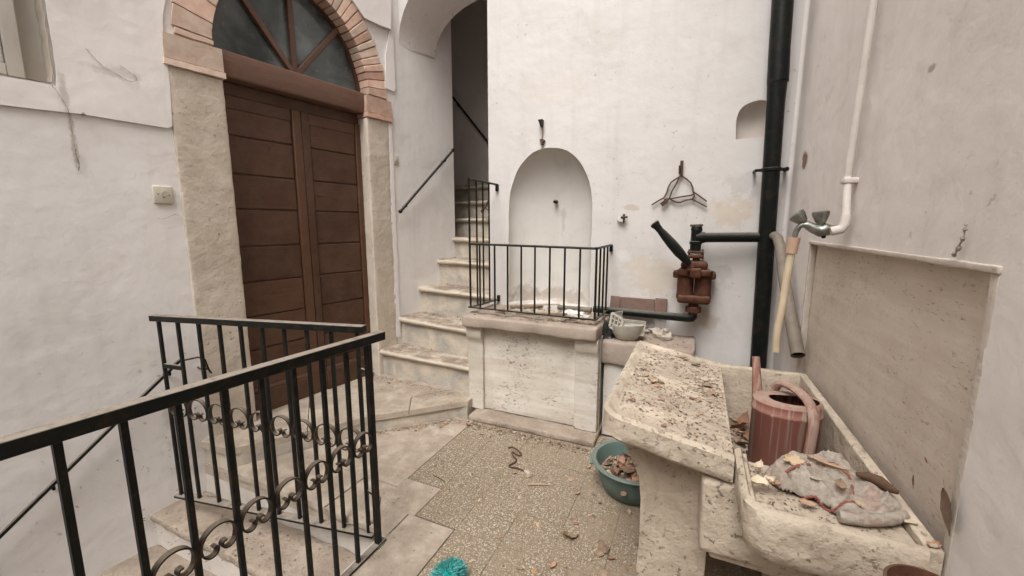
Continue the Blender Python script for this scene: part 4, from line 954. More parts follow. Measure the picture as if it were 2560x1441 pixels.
for (x, y, tx, ty) in ((2052, 574, 2052, 530), (2020, 566, 1990, 536)):
    a_, b_ = tq(x, y), tq(tx, ty); d_ = b_ - a_; n = 16; mb = MB()
    TP(MB().tube([a_, a_ + d_ * .45], .010, 10), 'stem')
    ax = d_.normalized(); e1_ = ax.cross(Vector((0, 1, 0))).normalized(); e2_ = ax.cross(e1_); vs = []
    for f, r_ in ((.30, .013), (.45, .020), (.80, .030), (1.0, .031), (1.05, .024)):
        for k in range(n):
            q = 2 * math.pi * k / n; rr_ = r_ * (1.0 if k % 4 < 2 else .72); vs.append(a_ + d_ * f + (e1_ * math.cos(q) + e2_ * math.sin(q)) * rr_)
    mb.add(vs, [(i * n + k, i * n + (k + 1) % n, (i + 1) * n + (k + 1) % n, (i + 1) * n + k) for i in range(4) for k in range(n)] + [tuple(4 * n + k for k in range(n)), tuple(range(n))[::-1]])
    TP(mb, 'knob', 'chrome', smooth=30)
TP(MB().tube([tq(2056, 580), tq(2058, 590), tq(2060, 596)], [.013, .010, .006], 10), 'drip_spout', 'iron_pump_black')
hs = tp(1985, 592)
ho = thing('white_hose', 'short cream hose hanging from the tap', 'hose', hs)
hp = [tp(1985, 594), tp(1978, 634), tp(1968, 690), tp(1957, 760), tp(1945, 820), tp(1941, 850), tp(1940, 880)]
MB().tube([hp[0] - hs, hp[1] - hs], [.024, .020], 14).build('connector', 'hose_joint', ho)
MB().tube([p - hs for p in hp[1:]], [.0150, .0150, .0145, .0145, .0135, .0145], 12).build('tube', 'hose_white', ho)

# ------------------------------------------------------------------ TRAVERTINE SPLASHBACK on the right wall
sp_ = thing('stone_splashback', 'framed travertine splashback slab on the wall behind the sink', 'splashback', RWp(u0, 0, z0p), RW_A)
Lp, Hp = u1 - u0, z1p - z0p
MB().box(-.02, .030, -.02, Lp + .02, .05, Hp + .02).build('slab', 'travertine_panel', sp_, smooth=0)
MB().rbox(-.006, -.006, Hp - .012, Lp + .008, .0295, Hp + .004, .003, .06, .003, 14, 2).build('top_border', 'travertine_border', sp_)
MB().rbox(-.006, -.001, -.01, .012, .0295, Hp - .0125, .003, .06, .003, 14, 3).build('side_border', 'travertine_border', sp_)
MB().rbox(Lp - .022, -.001, -.01, Lp + .006, .0295, Hp - .0125, .003, .06, .003, 14, 4).build('side_border', 'travertine_border', sp_)

# ------------------------------------------------------------------ STONE SINK
sk = thing('stone_sink', 'worn stone laundry sink with sloping drainboard and deep basin', 'sink', (.1, 1.9, 0))
sO = sk.location.copy()
def K_(mb, name, mat='stone_sink', **k):
    o = mb.build(name, mat, sk, **k); o.location = -sO; return o
XRW = lambda y: .53 + (YB - y) * math.tan(R(1.0)) - .004          # face of the right wall
TX0, TX1, TY0, TY1 = -.292, .150, 1.425, 2.455
TZ0, TZ1 = .882, .802
def tz(x): return TZ0 + (TZ1 - TZ0) * (x - TX0) / (TX1 - TX0)
# drainboard: solid tilted tray with raised rim (section lofted along y, rounded front-left corner)
def tray():
    mb = MB(); nx, ny = 34, 60; rim, dp, cr2 = .030, .016, .085
    vs = []; ids = {}
    def inside(x, y):
        if x < TX0 + cr2 and y < TY0 + cr2: return math.hypot(TX0 + cr2 - x, TY0 + cr2 - y) <= cr2
        return True
    def edge(x, y):
        d = min(x - TX0, y - TY0, TY1 - y)
        if x < TX0 + cr2 and y < TY0 + cr2: d = min(d, cr2 - math.hypot(TX0 + cr2 - x, TY0 + cr2 - y))
        return d
    # warp a grid so that its border follows the rounded corner
    for j in range(ny + 1):
        for i in range(nx + 1):
            u, v = i / nx, j / ny
            u2 = u; x = TX0 + (TX1 - TX0) * u2; y = TY0 + (TY1 - TY0) * v
            if x < TX0 + cr2 and y < TY0 + cr2:
                ax, ay = (TX0 + cr2 - x) / cr2, (TY0 + cr2 - y) / cr2; m_ = max(ax, ay); l_ = math.hypot(ax, ay)
                if l_ > 1e-6: x, y = TX0 + cr2 - ax / l_ * m_ * cr2, TY0 + cr2 - ay / l_ * m_ * cr2
            d = edge(x, y); p = Vector((x, y, 0)); w_ = mnoise.fractal(p * 14, 1, 2, 3)
            if d < .004: zz = -.012
            elif d < .010: zz = -.003
            elif d < rim: zz = 0
            elif d < rim + .012: zz = -dp * .8
            else: zz = -dp
            vs.append((x, y, tz(x) + zz + w_ * .0022))
    nb = len(vs); fs = [(j * (nx + 1) + i, j * (nx + 1) + i + 1, (j + 1) * (nx + 1) + i + 1, (j + 1) * (nx + 1) + i) for j in range(ny) for i in range(nx)]
    ring = [i for i in range(nx + 1)] + [j * (nx + 1) + nx for j in range(1, ny + 1)] + [ny * (nx + 1) + i for i in range(nx - 1, -1, -1)] + [j * (nx + 1) for j in range(ny - 1, 0, -1)]
    rows = []
    for hz in (-.035, -.062, -.085, -.097):
        row = []
        for r_ in ring:
            x, y, z = vs[r_]; q = .010 if hz < -.09 else 0
            cxn = (TX0 + TX1) / 2; p = Vector((x, y, hz)); w_ = mnoise.fractal(p * 12 + Vector((4, 0, 0)), 1, 2, 3) * .006
            sx = 1 if x < cxn - .1 and abs(x - TX0) < .05 else 0
            vs.append((x + (q + w_) * sx, y + (q + w_) * (1 if y < TY0 + .05 else 0), tz(x) + hz)); row.append(len(vs) - 1)
        rows.append(row)
    prev = ring; n = len(ring)
    for row in rows:
        fs += [(prev[i], prev[(i + 1) % n], row[(i + 1) % n], row[i]) for i in range(n)]; prev = row
    fs.append(tuple(prev)[::-1]); mb.add(vs, fs); return mb
K_(tray(), 'drainboard', smooth=45)
# basin: deep trough walls
BX0, BX1, BY0, BY1 = .150, .535, 1.475, 2.455
zr = .800
K_(MB().rbox(.062, 1.425, .43, .40, 1.50, .70, .02, .05, .008, 9, 11), 'basin_front')
K_(MB().rbox(.062, 1.49, .43, .150, 2.40, .688, .02, .06, .008, 9, 12), 'basin_wall')
K_(MB().rbox(.152, 2.415, .43, XRW(2.45), 2.456, zr, .010, .05, .004, 9, 13), 'basin_back')
K_(MB().rbox(.10, 1.45, .40, XRW(1.5), 2.42, .46, .01, .08, .004, 9, 14), 'basin_floor')
# rim along the wall and inner wall side
mb = MB(); K_(MB().add([(XRW(1.18) - .036, 1.18, .46), (XRW(1.18), 1.18, .46), (XRW(2.42), 2.42, .46), (XRW(2.42) - .036, 2.42, .46), (XRW(1.18) - .032, 1.18, zr + .004), (XRW(1.18), 1.18, zr + .004), (XRW(2.42), 2.42, zr), (XRW(2.42) - .032, 2.42, zr)],
    [(0, 3, 2, 1), (4, 5, 6, 7), (0, 1, 5, 4), (1, 2, 6, 5), (2, 3, 7, 6), (3, 0, 4, 7)]), 'wall_rim', bevel=.006)
# front washing shelf with lip and rounded corner
def shelf():
    mb = MB(); nx, ny = 44, 34; x0, x1, y0, y1 = .152, XRW(1.2) - .037, 1.155, 1.478; cr2 = .075
    vs = []
    for j in range(ny + 1):
        for i in range(nx + 1):
            x = x0 + (x1 - x0) * i / nx; y = y0 + (y1 - y0) * j / ny
            if x < x0 + cr2 and y < y0 + cr2:
                ax, ay = (x0 + cr2 - x) / cr2, (y0 + cr2 - y) / cr2; m_ = max(ax, ay); l_ = math.hypot(ax, ay)
                if l_ > 1e-6: x, y = x0 + cr2 - ax / l_ * m_ * cr2, y0 + cr2 - ay / l_ * m_ * cr2
            d = min(x - x0, y - y0)
            if x < x0 + cr2 and y < y0 + cr2: d = min(d, cr2 - math.hypot(x0 + cr2 - x, y0 + cr2 - y))
            w_ = mnoise.fractal(Vector((x, y, 3)) * 14, 1, 2, 3)
            base = .812
            if d < .004: zz = base - .010
            elif d < .009: zz = base - .002
            elif d < .024: zz = base
            elif d < .034: zz = base - .018
            else: zz = base - .026 - .05 * (y - y0)
            vs.append((x, y, zz + w_ * .0028))
    fs = [(j * (nx + 1) + i, j * (nx + 1) + i + 1, (j + 1) * (nx + 1) + i + 1, (j + 1) * (nx + 1) + i) for j in range(ny) for i in range(nx)]
    ring = [i for i in range(nx + 1)] + [j * (nx + 1) + nx for j in range(1, ny + 1)] + [ny * (nx + 1) + i for i in range(nx - 1, -1, -1)] + [j * (nx + 1) for j in range(ny - 1, 0, -1)]
    prev = ring; n = len(ring)
    for hz, q in ((.770, 0), (.73, .002), (.70, .006), (.672, .012), (.655, .028)):
        row = []
        for r_ in ring:
            x, y, z = vs[r_]; w_ = mnoise.fractal(Vector((x, y, hz)) * 12, 1, 2, 3) * .008
            vs.append((x + (q + w_ if x < x0 + .06 else 0), y + (q + w_ if y < y0 + .06 else 0), hz)); row.append(len(vs) - 1)
        fs += [(prev[i], prev[(i + 1) % n], row[(i + 1) % n], row[i]) for i in range(n)]; prev = row
    fs.append(tuple(prev)[::-1]); mb.add(vs, fs); return mb
K_(shelf(), 'wash_shelf', smooth=45)
# supporting leg slabs
LG = [(-.155, 0), (.10, 0), (.10, .43), (.115, .44), (.115, .69), (-.27, .76), (-.235, .70), (-.20, .63), (-.165, .55), (-.150, .45), (-.150, .25)]
K_(MB().prism_xz(jit(LG, .004, .05, 3, 9), 1.60, 1.70), 'leg', 'stone_sink', bevel=.01)
K_(MB().prism_xz(jit(LG, .004, .05, 5, 9), 2.25, 2.35), 'leg', 'stone_sink', bevel=.01)
K_(MB().box(.30, 1.58, 0, XRW(1.6), 1.68, .40), 'leg', 'stone_sink', bevel=.01)

# ------------------------------------------------------------------ WATERING CAN
wcP = Vector((.372, 1.935, .462))
wc = thing('watering_can', 'dusty red metal watering can standing in the sink basin', 'watering can', wcP, R(8))
SX, SY = 1.0, .84
ht = .385; RC = .124
MB().lathe([(RC - .006, 0), (RC, .008), (RC, ht - .062), (RC + .004, ht - .056), (RC + .004, ht - .048), (RC, ht - .043), (RC, ht - .014)], (0, 0, 0), 48, SX, SY).build('body', 'red_can', wc, smooth=40)
MB().lathe([(.0, .012), (RC - .006, .006)], (0, 0, 0), 40, SX, SY).build('bottom', 'red_can', wc)
# shoulder with a large off-centre filling hole, closed at the spout side
n = 48; mb = MB(); vs = []
for r in range(8):
    t = r / 7
    for k in range(n):
        q = 2 * math.pi * k / n; ox, oy = RC * math.cos(q) * SX, RC * math.sin(q) * SY
        ix, iy = .016 + .088 * math.cos(q), -.022 + .062 * math.sin(q) if math.sin(q) < 0 else -.022 + .040 * math.sin(q) ** .6
        vs.append((ox + (ix - ox) * t, oy + (iy - oy) * t, ht - .014 + .016 * math.sin(min(1, t * 1.25) * math.pi * .55)))
mb.add(vs, [(r * n + k, r * n + (k + 1) % n, (r + 1) * n + (k + 1) % n, (r + 1) * n + k) for r in range(7) for k in range(n)])
mb.build('shoulder', 'red_can', wc, smooth=50)
MB().lathe([(.0, ht - .16), (RC - .01, ht - .16)], (0, 0, 0), 30, SX, SY).build('dark_inside', 'black', wc)  # black disc, the dark inside of the can put into its colour
MB().tube([(-.070, .085, .20), (-.078, .105, .32), (-.084, .125, .42), (-.088, .14, .49), (-.089, .143, .505)], [.026, .022, .018, .0155, .0155], 14).build('spout', 'red_can', wc)
hp = [(-.02, .085, ht + .004), (-.012, .070, ht + .030), (.005, .035, ht + .042), (.03, -.02, ht + .036), (.050, -.072, ht + .014), (.058, -.108, ht - .035), (.056, -.115, ht - .10), (.05, -.113, ht - .20), (.045, -.10, ht - .26)]
def smooth_path(pts, k=6):
    out = []; P = [Vector(p) for p in pts]
    for i in range(len(P) - 1):
        a_, b_, c_, d_ = P[max(i - 1, 0)], P[i], P[i + 1], P[min(i + 2, len(P) - 1)]
        for j in range(k):
            t = j / k; out.append(.5 * ((2 * b_) + (c_ - a_) * t + (2 * a_ - 5 * b_ + 4 * c_ - d_) * t * t + (3 * b_ - a_ - 3 * c_ + d_) * t ** 3))
    return out + [P[-1]]
MB().tube(smooth_path(hp), .0150, 12, flat=1.35).build('handle', 'red_can', wc)

# ------------------------------------------------------------------ FELT RUG on the wash shelf
def pxl(pts, z=.797): return [onz(x, y, z).xy for x, y in pts]
RUGP = pxl(((1908, 1172), (1935, 1146), (1985, 1136), (2040, 1138), (2100, 1150), (2140, 1172), (2185, 1196), (2225, 1232), (2258, 1272), (2256, 1298), (2200, 1306), (2140, 1304), (2098, 1290), (2070, 1262), (2030, 1240), (1985, 1232), (1950, 1218), (1925, 1196)))
FLAP = pxl(((1925, 1180), (1945, 1158), (1990, 1150), (2050, 1146), (2095, 1150), (2122, 1168), (2136, 1200), (2134, 1235), (2112, 1262), (2070, 1250), (2030, 1236), (1985, 1230), (1950, 1212)))
def sdist(poly, p):
    """signed distance to an outline, positive inside"""
    best = 9; ins = False; n = len(poly)
    for i in range(n):
        a, b = poly[i], poly[(i + 1) % n]; ab = b - a; t = max(0, min(1, (p - a).dot(ab) / ab.length_squared)); best = min(best, (a + ab * t - p).length)
        if (a.y > p.y) != (b.y > p.y) and p.x < (b.x - a.x) * (p.y - a.y) / (b.y - a.y) + a.x: ins = not ins
    return best if ins else -best
def seg_d(p, a, b): ab = b - a; t = max(0, min(1, (p - a).dot(ab) / ab.length_squared)); return (a + ab * t - p).length
RIDGES = [(pxl(((1948, 1180), (1975, 1225))), .012, .016), (pxl(((2000, 1180), (2030, 1232))), .014, .020), (pxl(((1940, 1166), (2090, 1152))), .014, .022), (pxl(((2060, 1190), (2120, 1240))), .010, .022), (pxl(((2105, 1290), (2245, 1290))), .022, .014), (pxl(((2140, 1200), (2240, 1268))), .018, .020)]
SHZ = lambda y: .812 - .026 - .05 * (y - 1.155)
def rug_h(p):
    d = sdist(RUGP, p); base = SHZ(p.y) if p.y < 1.478 else .775
    if d < 0: return None
    h = .016 * min(1, d / .010) ** .5
    f = sdist(FLAP, p)
    if f > 0: h += .014 * min(1, f / .006) ** .5 + .010 * min(1, f / .05)
    for (a, b), hh, ww in RIDGES: h += hh * math.exp(-(seg_d(p, a, b) / ww) ** 2)
    q = Vector((p.x, p.y, 0))
    w1 = Vector((mnoise.noise(q * 7), mnoise.noise(q * 7 + Vector((9, 2, 0))), 0)) * .03
    cr1 = 1 - abs(mnoise.noise((q + w1) * 17 + Vector((3, 1, 0)))); h += .016 * cr1 ** 7 * min(1, d / .02)
    h += .012 * mnoise.fractal(q * 13, 1, 2, 3) * min(1, d / .02) + 0.0016 * mnoise.fractal(q * 90 + Vector((5, 0, 0)), 1, 2, 2)
    return base + max(.002, h)
xs_, ys_ = [p.x for p in RUGP], [p.y for p in RUGP]; st_ = .0042
nxr, nyr = int((max(xs_) - min(xs_)) / st_) + 1, int((max(ys_) - min(ys_)) / st_) + 1; idm = {}; rv_, rf_ = [], []
for j in range(nyr + 1):
    for i in range(nxr + 1):
        p = Vector((min(xs_) + i * st_, min(ys_) + j * st_)); h = rug_h(p)
        if h is not None: idm[(i, j)] = len(rv_); rv_.append(Vector((p.x, p.y, h)))
for (i, j) in idm:
    q = [(i, j), (i + 1, j), (i + 1, j + 1), (i, j + 1)]
    if all(k in idm for k in q): rf_.append([idm[k] for k in q])
ro = Vector((sum(xs_) / len(xs_), sum(ys_) / len(ys_), .79))
rg = thing('felt_rug', 'crumpled grey felt rug with red stitched edge on the sink shelf', 'rug', ro)
top = [v - ro for v in rv_]; ob = MB().add(top, rf_).build('cloth', 'felt', rg, smooth=70)
so = ob.modifiers.new('solid', 'SOLIDIFY'); so.thickness = .010; so.offset = -1
for pts_, rad_ in ((((2098, 1284), (2140, 1292), (2190, 1294), (2235, 1290), (2258, 1280)), .015), (((2140, 1190), (2180, 1210), (2215, 1240), (2245, 1268), (2258, 1280)), .012)):
    c_ = smooth_path([Vector((onz(x, y, .81).x, onz(x, y, .81).y, .802)) for x, y in pts_], 8)
    MB().tube([p - ro for p in c_], [rad_ * (1 + .18 * mnoise.noise(p * 60)) for p in c_], 14).build('rolled_edge', 'felt', rg)
def rug_path(pts):
    out = []
    for x, y in pts:
        p = onz(x, y, .845).xy; h = rug_h(p)
        if h is None: p = onz(x, y, .81).xy; h = rug_h(p) or .80
        out.append(Vector((p.x, p.y, h + .001)) - ro)
    return out
for pth in (((1940, 1186), (1948, 1172), (1968, 1162), (1995, 1158), (2025, 1156)), ((2060, 1152), (2085, 1146), (2108, 1152), (2124, 1166), (2134, 1190), (2139, 1215), (2134, 1240), (2118, 1258)), ((2010, 1238), (2040, 1236), (2062, 1246), (2085, 1262), (2112, 1270), (2150, 1280))):
    pp = smooth_path(rug_path(pth), 9)
    MB().tube(pp, [.0030 + .0018 * (k % 3 == 0) for k in range(len(pp))], 7).build('stitched_edge', 'stitch', rg)
# rolled dirty cloth behind it
pA = [onz(x, y, .83) for x, y in ((2140, 1185), (2170, 1192), (2200, 1205), (2225, 1222), (2245, 1232))]
o = MB().tube([p - pA[0] for p in pA], [.006, .014, .017, .012, .006], 12, flat=.8).build('twisted_rag', 'rust_thin', None, pA[0]); tag(o, 'twisted brown rag lying along the sink rim by the wall', 'rag')

# ------------------------------------------------------------------ TEAL WASHBASIN under the sink
tb_ = Vector((-.275, 2.33, 0))
tb = thing('teal_basin', 'teal plastic washbasin full of dry leaves on the floor under the sink', 'basin', tb_)
MB().lathe([(.0, .004), (.15, .004), (.165, .012), (.195, .09), (.208, .165), (.212, .178), (.232, .182), (.236, .176), (.238, .182), (.232, .190), (.210, .187), (.200, .165), (.186, .09), (.158, .018), (.0, .014)], (0, 0, 0), 48).build('body', 'teal_plastic', tb, smooth=50)
for an in (195, 20):
    c_, s__ = math.cos(R(an)), math.sin(R(an)); tx, ty = -s__, c_
    MB().bar((.236 * c_ - tx * .05, .236 * s__ - ty * .05, .170), (.236 * c_ + tx * .05, .236 * s__ + ty * .05, .170), .022, .014).build('grip', 'teal_plastic', tb, bevel=.004)

# ------------------------------------------------------------------ teal scrubbing pompom at the front
pm = onz(1121, 1462, 0); pm.z = .045
po = thing('teal_mop_head', 'fluffy teal mop head on the terrazzo at the bottom edge', 'mop head', (pm.x, pm.y, 0))
mb = MB()
for k in range(2600):
    v = Vector((rnd.gauss(0, 1), rnd.gauss(0, 1), rnd.gauss(0, 1))).normalized(); ln = rnd.uniform(.75, 1.12)
    a_ = Vector((v.x * .052, v.y * .06, .045 + v.z * .04)) * 1.0; tip = Vector((v.x * .075 * ln, v.y * .085 * ln, max(.003, .045 + v.z * .055 * ln))) + Vector((rnd.uniform(-.01, .01), rnd.uniform(-.01, .01), rnd.uniform(-.012, .002)))
    tip.z = max(tip.z, .002); a_.z = max(a_.z, .002)
    t_ = v.cross(Vector((rnd.random(), rnd.random(), rnd.random()))).normalized() * .0022
    mb.add([a_ - t_, a_ + t_, tip + t_ * .5, tip - t_ * .5], [(0, 1, 2, 3)])
mb.build('strands', 'teal_wool', po, smooth=0, fix=False)
MB().lathe([(0, .004), (.045, .012), (.06, .04), (.045, .07), (0, .08)], (0, 0, 0), 16).build('core', 'teal_wool', po)

# rusty pan at bottom right, on the floor-side shelf beside the sink
rp = onx(2330, 1485, .43)
pn = thing('rusty_pan', 'rusty round pan rim at the bottom right below the sink', 'pan', (rp.x, rp.y, 0))
MB().lathe([(.0, rp.z - .06), (.05, rp.z - .06), (.062, rp.z - .01), (.068, rp.z), (.062, rp.z + .002), (.055, rp.z - .02), (0, rp.z - .05)], (0, 0, 0), 28).build('bowl', 'rust', pn)
MB().lathe([(.06, 0), (.05, .01), (.02, .02), (.02, rp.z - .055)], (0, 0, 0), 16, close=True).build('stand', 'rust_thin', pn)

# ------------------------------------------------------------------ IRON RAILING AND GATE
XN = -1.336
nr_ = thing('iron_railing', 'black iron stair railing with scrolls and dusty handrail in the foreground', 'railing', (XN, 1.0, 0))
nO_ = nr_.location.copy()
def NR(mb, name, mat='iron', **k):
    o = mb.build(name, mat, nr_, **k); o.location = -nO_; return o
def ztop(y): return 1.037 + (1.44 - y) * .034
NR(MB().bar((XN, 1.468, ztop(1.468)), (XN, -.8, ztop(-.8)), .044, .040), 'handrail', bevel=.003)
NR(MB().bar((XN, 1.41, .012), (XN, -.8, .012), .036, .012), 'bottom_bar', bevel=.002)
NR(MB().box(XN - .022, 1.346, .004, XN + .022, 1.394, .010), 'base_plate', bevel=.002)
NR(MB().bar((XN, 1.372, .006), (XN, 1.372, ztop(1.372) - .012), .026, .026, (0, 1, 0)), 'post', bevel=.002)
bys = [1.245, 1.121, .997, .873, .749, .625, .501, .377, .253, .129, .005, -.119]
for y in bys: NR(MB().bar((XN + rnd.uniform(-.002, .002), y + rnd.uniform(-.003, .003), .016), (XN, y + rnd.uniform(-.002, .002), ztop(y) - .012), .0165, .0165, (0, 1, 0)), 'baluster', bevel=.0015)
def scroll_pts(c, r_, ux):
    """C scroll: open ring with two curls underneath"""
    ux = Vector(ux); c = Vector(c); up = Vector((0, 0, 1)); out = []
    for sgn in (-1,):
        # left curl, over the top, right curl
        for q in range(0, 8): a_ = R(200 - q * 45 * 1.0); k = .18 + .05 * q; 
        pass
    L = []
    n = 11
    for q in range(n): t = q / (n - 1); a_ = R(40 - 250 * t); rr_ = r_ * (.10 + .22 * t); L.append((-r_ * .42 + rr_ * math.cos(a_), -r_ * .62 + rr_ * math.sin(a_)))
    big = [(r_ * math.cos(R(a_)), r_ * math.sin(R(a_))) for a_ in range(210, -31, -15)]
    left = [(-r_ * .30 + r_ * .16 * math.cos(R(a_)), -r_ * .55 + r_ * .20 * math.sin(R(a_))) for a_ in (30, 80, 130)]
    left = [(-.38 * r_, -.24 * r_), (-.20 * r_, -.22 * r_), (-.11 * r_, -.42 * r_), (-.20 * r_, -.64 * r_), (-.44 * r_, -.76 * r_), (-.72 * r_, -.68 * r_), (-.90 * r_, -.46 * r_)]
    path = left + [(r_ * math.cos(R(a_)), r_ * math.sin(R(a_))) for a_ in range(198, -19, -12)] + [(-x, z) for x, z in left[::-1]]
    return [c + ux * x + up * z for x, z in path]
def scroll(parent_fn, c, r_, ux, axis):
    parent_fn(MB().strip(smooth_path(scroll_pts(c, r_, ux), 2), .021, .006, axis), 'scroll', 'scroll_iron', smooth=60)
ys = [1.372] + bys
for i in range(len(ys) - 2):
    a_, b_ = ys[i], ys[i + 1]; scroll(NR, (XN, (a_ + b_) / 2, .560), (a_ - b_) / 2 - .008, (0, 1, 0), (1, 0, 0))
# gate, hinged at the corner post, a little ajar
GH, GE = Vector((-1.445, 1.462, 0)), Vector((-2.842, 1.270, 0))
gt = thing('iron_gate', 'black iron gate with scrolls, ajar, in front of the door landing', 'gate', (GH.x, GH.y, -.06))
gO = gt.location.copy(); gd = (GE - GH).normalized(); GL = (GE - GH).length; gn = Vector((gd.y, -gd.x, 0))
def GT(mb, name, mat='iron', **k):
    o = mb.build(name, mat, gt, **k); o.location = -gO; return o
def gp_(s, z): p = GH + gd * s; p.z = z; return p
def gtop(s): return 1.055 - .036 * s / GL
def gbot(s): return -.045 - .055 * s / GL
GT(MB().bar(gp_(-.005, gtop(0)), gp_(GL + .012, gtop(GL)), .044, .034), 'handrail', bevel=.003)
GT(MB().bar(gp_(.0, gbot(0)), gp_(GL, gbot(GL)), .050, .014), 'bottom_bar', bevel=.002)
gs = [.035, .188, .335, .478, .622, .768, .917, 1.07, 1.228, 1.378]
for s in gs: GT(MB().bar(gp_(s, gbot(s) + .004), gp_(s, gtop(s) - .010), .0165, .0165, gn), 'baluster', bevel=.0015)
for i in range(len(gs) - 1):
    scroll(GT, gp_((gs[i] + gs[i + 1]) / 2, .462 + .026 * (gs[i] / GL)), (gs[i + 1] - gs[i]) / 2 - .008, gd, gn)
GT(MB().bar(gp_(1.378, .735), gp_(1.22, .735), .016, .028, (0, 0, 1)), 'latch_bar', bevel=.003)
for z in (.2, .85): GT(MB().tube([gp_(.02, z), gp_(-.04, z) + Vector((.03, -.03, 0)), (XN, 1.385, z)], .009, 8), 'hinge')
GT(MB().tube([(XN - .012, 1.392, .13), (XN - .018, 1.40, .18), (XN - .012, 1.39, .22)], .007, 8), 'hinge')

# ------------------------------------------------------------------ LEAVES, TWIGS AND LITTER
def leaf_mesh(kind, seed):
    rr_ = random.Random(seed); n = 9; vs = []; fs = []
    for i in range(n + 1):
        t = i / n; w_ = math.sin(math.pi * min(1, t * 1.02) ** .8) * .36
        if kind == 'lobed': w_ *= (.62 + .38 * abs(math.sin(t * math.pi * 3.2 + .5)))
        if kind == 'pod': w_ = .13 * math.sin(math.pi * t) ** .5
        curl = (.16 * math.sin(t * 3 + seed) + .10 * rr_.uniform(-1, 1)) * (.15 if kind == 'pod' else 1)
        for j in (-1, -.5, 0, .5, 1):
            x = (t - .5); fz = .25 if kind == 'flat' else 1.0; y = j * w_ * rr_.uniform(.94, 1.05) if kind == 'flat' else j * w_ * rr_.uniform(.86, 1.10); z = fz * (curl * .55 + abs(j) ** 1.5 * .22 * (1 if seed % 2 else -.6) + (.30 * (t - .5) ** 2)) + rr_.uniform(-.03, .03)
            vs.append((x, y, z))
    zm = min(v[2] for v in vs); vs = [(x, y, z - zm) for x, y, z in vs]
    for i in range(n):
        for j in range(4): fs.append((i * 5 + j, i * 5 + j + 1, (i + 1) * 5 + j + 1, (i + 1) * 5 + j))
    mb = MB().add(vs, fs); mb.tube([(-.5, 0, vs[2][2]), (-.68, .03, max(0, vs[2][2] - .02))], .012, 4); return mb
LEAF = {}
for kd, sd in (('flat', 11), ('oval', 1), ('lobed', 2), ('lobed', 3), ('oval', 4), ('pod', 5), ('lobed', 7)):
    for mt in ('leaf', 'leaf_pale'):
        o = leaf_mesh(kd, sd).build('leaf_source', mt, smooth=60); LEAF[(kd, sd, mt)] = o.data; bpy.data.objects.remove(o)
LK = sorted(LEAF)
def leaf(p, size, label, group, mt='leaf', kd=None, rot=None, name='dry_leaf', tilt=.25):
    ks = [k for k in LK if k[2] == mt and (k[0] in ('oval', 'lobed') if kd is None else k[0] == kd)]; me = LEAF[rnd.choice(ks)]
    o = bpy.data.objects.new(name, me); COL.objects.link(o); o.location = p
    o.rotation_euler = (rnd.uniform(-tilt, tilt), rnd.uniform(-tilt, tilt), rnd.uniform(0, 6.28) if rot is None else rot); o.scale = (size, size * rnd.uniform(.7, 1.1), size * rnd.uniform(.35, .8))
    return tag(o, label, 'leaf', group)
def trayp(x, y):
    p = onz(x, y, .84)
    for _ in range(4): p = onz(x, y, tz(p.x) - .014)
    return p
for (x, y, s) in ((1703, 893, .075), (1716, 902, .05), (1616, 940, .06), (1634, 955, .07), (1641, 966, .06), (1652, 958, .05), (1769, 968, .075), (1776, 985, .06), (1748, 1004, .05), (1733, 1000, .055), (1580, 1003, .04), (1718, 945, .04), (1690, 1015, .05), (1655, 1000, .045), (1610, 925, .035), (1752, 1035, .04), (1660, 1065, .035), (1740, 915, .05), (1690, 920, .04)):
    leaf(trayp(x, y) + Vector((0, 0, .002)), s * rnd.uniform(.55, 1.0), 'dry brown leaf on the littered drainboard of the sink', 'dry leaves on the drainboard')
for (x, y, s, z) in ((1838, 1052, .09, .50), (1848, 1066, .10, .52), (1852, 1085, .09, .48), (1842, 1100, .07, .47), (1860, 1050, .10, .53), (1855, 1112, .08, .47), (1870, 1095, .09, .47)):
    leaf(onz(x, y, z), s, 'dry leaf heaped in the basin beside the red watering can', 'dry leaves in the sink basin', tilt=.7)
def rugp(x, y):
    p = onz(x, y, .83)
    for _ in range(4):
        h = rug_h(p.xy)
        if h is None: return p
        p = onz(x, y, h + .004)
    return p
leaf(onz(1913, 1213, .805), .075, 'pale lobed leaf beside the felt rug on the sink shelf', None, 'leaf_pale', 'lobed', .4)
leaf(onz(1928, 1205, .815), .05, 'curled orange-brown leaf touching the left corner of the felt rug', None, 'leaf', 'lobed', 2.4)
leaf(onz(1898, 1162, .805), .05, 'pale leaf at the basin edge left of the felt rug', None, 'leaf_pale', 'lobed', 1.2)
leaf(rugp(1983, 1158), .085, 'pale oak leaf lying on top of the felt rug', None, 'leaf_pale', 'lobed', 1.75)
leaf(rugp(2068, 1166), .11, 'long tan seed pod lying on the felt rug', None, 'leaf', 'pod', 2.5, 'seed_pod')
leaf(rugp(2040, 1200), .035, 'small yellow leaf in the middle of the felt rug', None, 'leaf_pale', 'oval', .3)
leaf(rugp(2100, 1212), .045, 'brown curled leaf on the right half of the felt rug', None, 'leaf', 'oval', 1.3)
leaf(onz(2020, 1262, .795), .05, 'brown curled leaf on the shelf in front of the felt rug', None, 'leaf', 'lobed', .2)
leaf(rugp(2150, 1262), .035, 'small pale leaf in the fold of the felt rug', None, 'leaf_pale', 'oval', .9)
leaf(onz(2265, 1308, .80), .045, 'pale leaf at the right end of the felt rug', None, 'leaf_pale', 'lobed', 2.6)
leaf(onz(2325, 1350, .80), .042, 'brown leaf in the front corner of the sink shelf by the wall', None, 'leaf', 'oval', 2.2)
leaf(onz(2336, 1368, .80), .045, 'dark leaf tucked against the wall at the sink shelf end', None, 'leaf', 'lobed', .8)
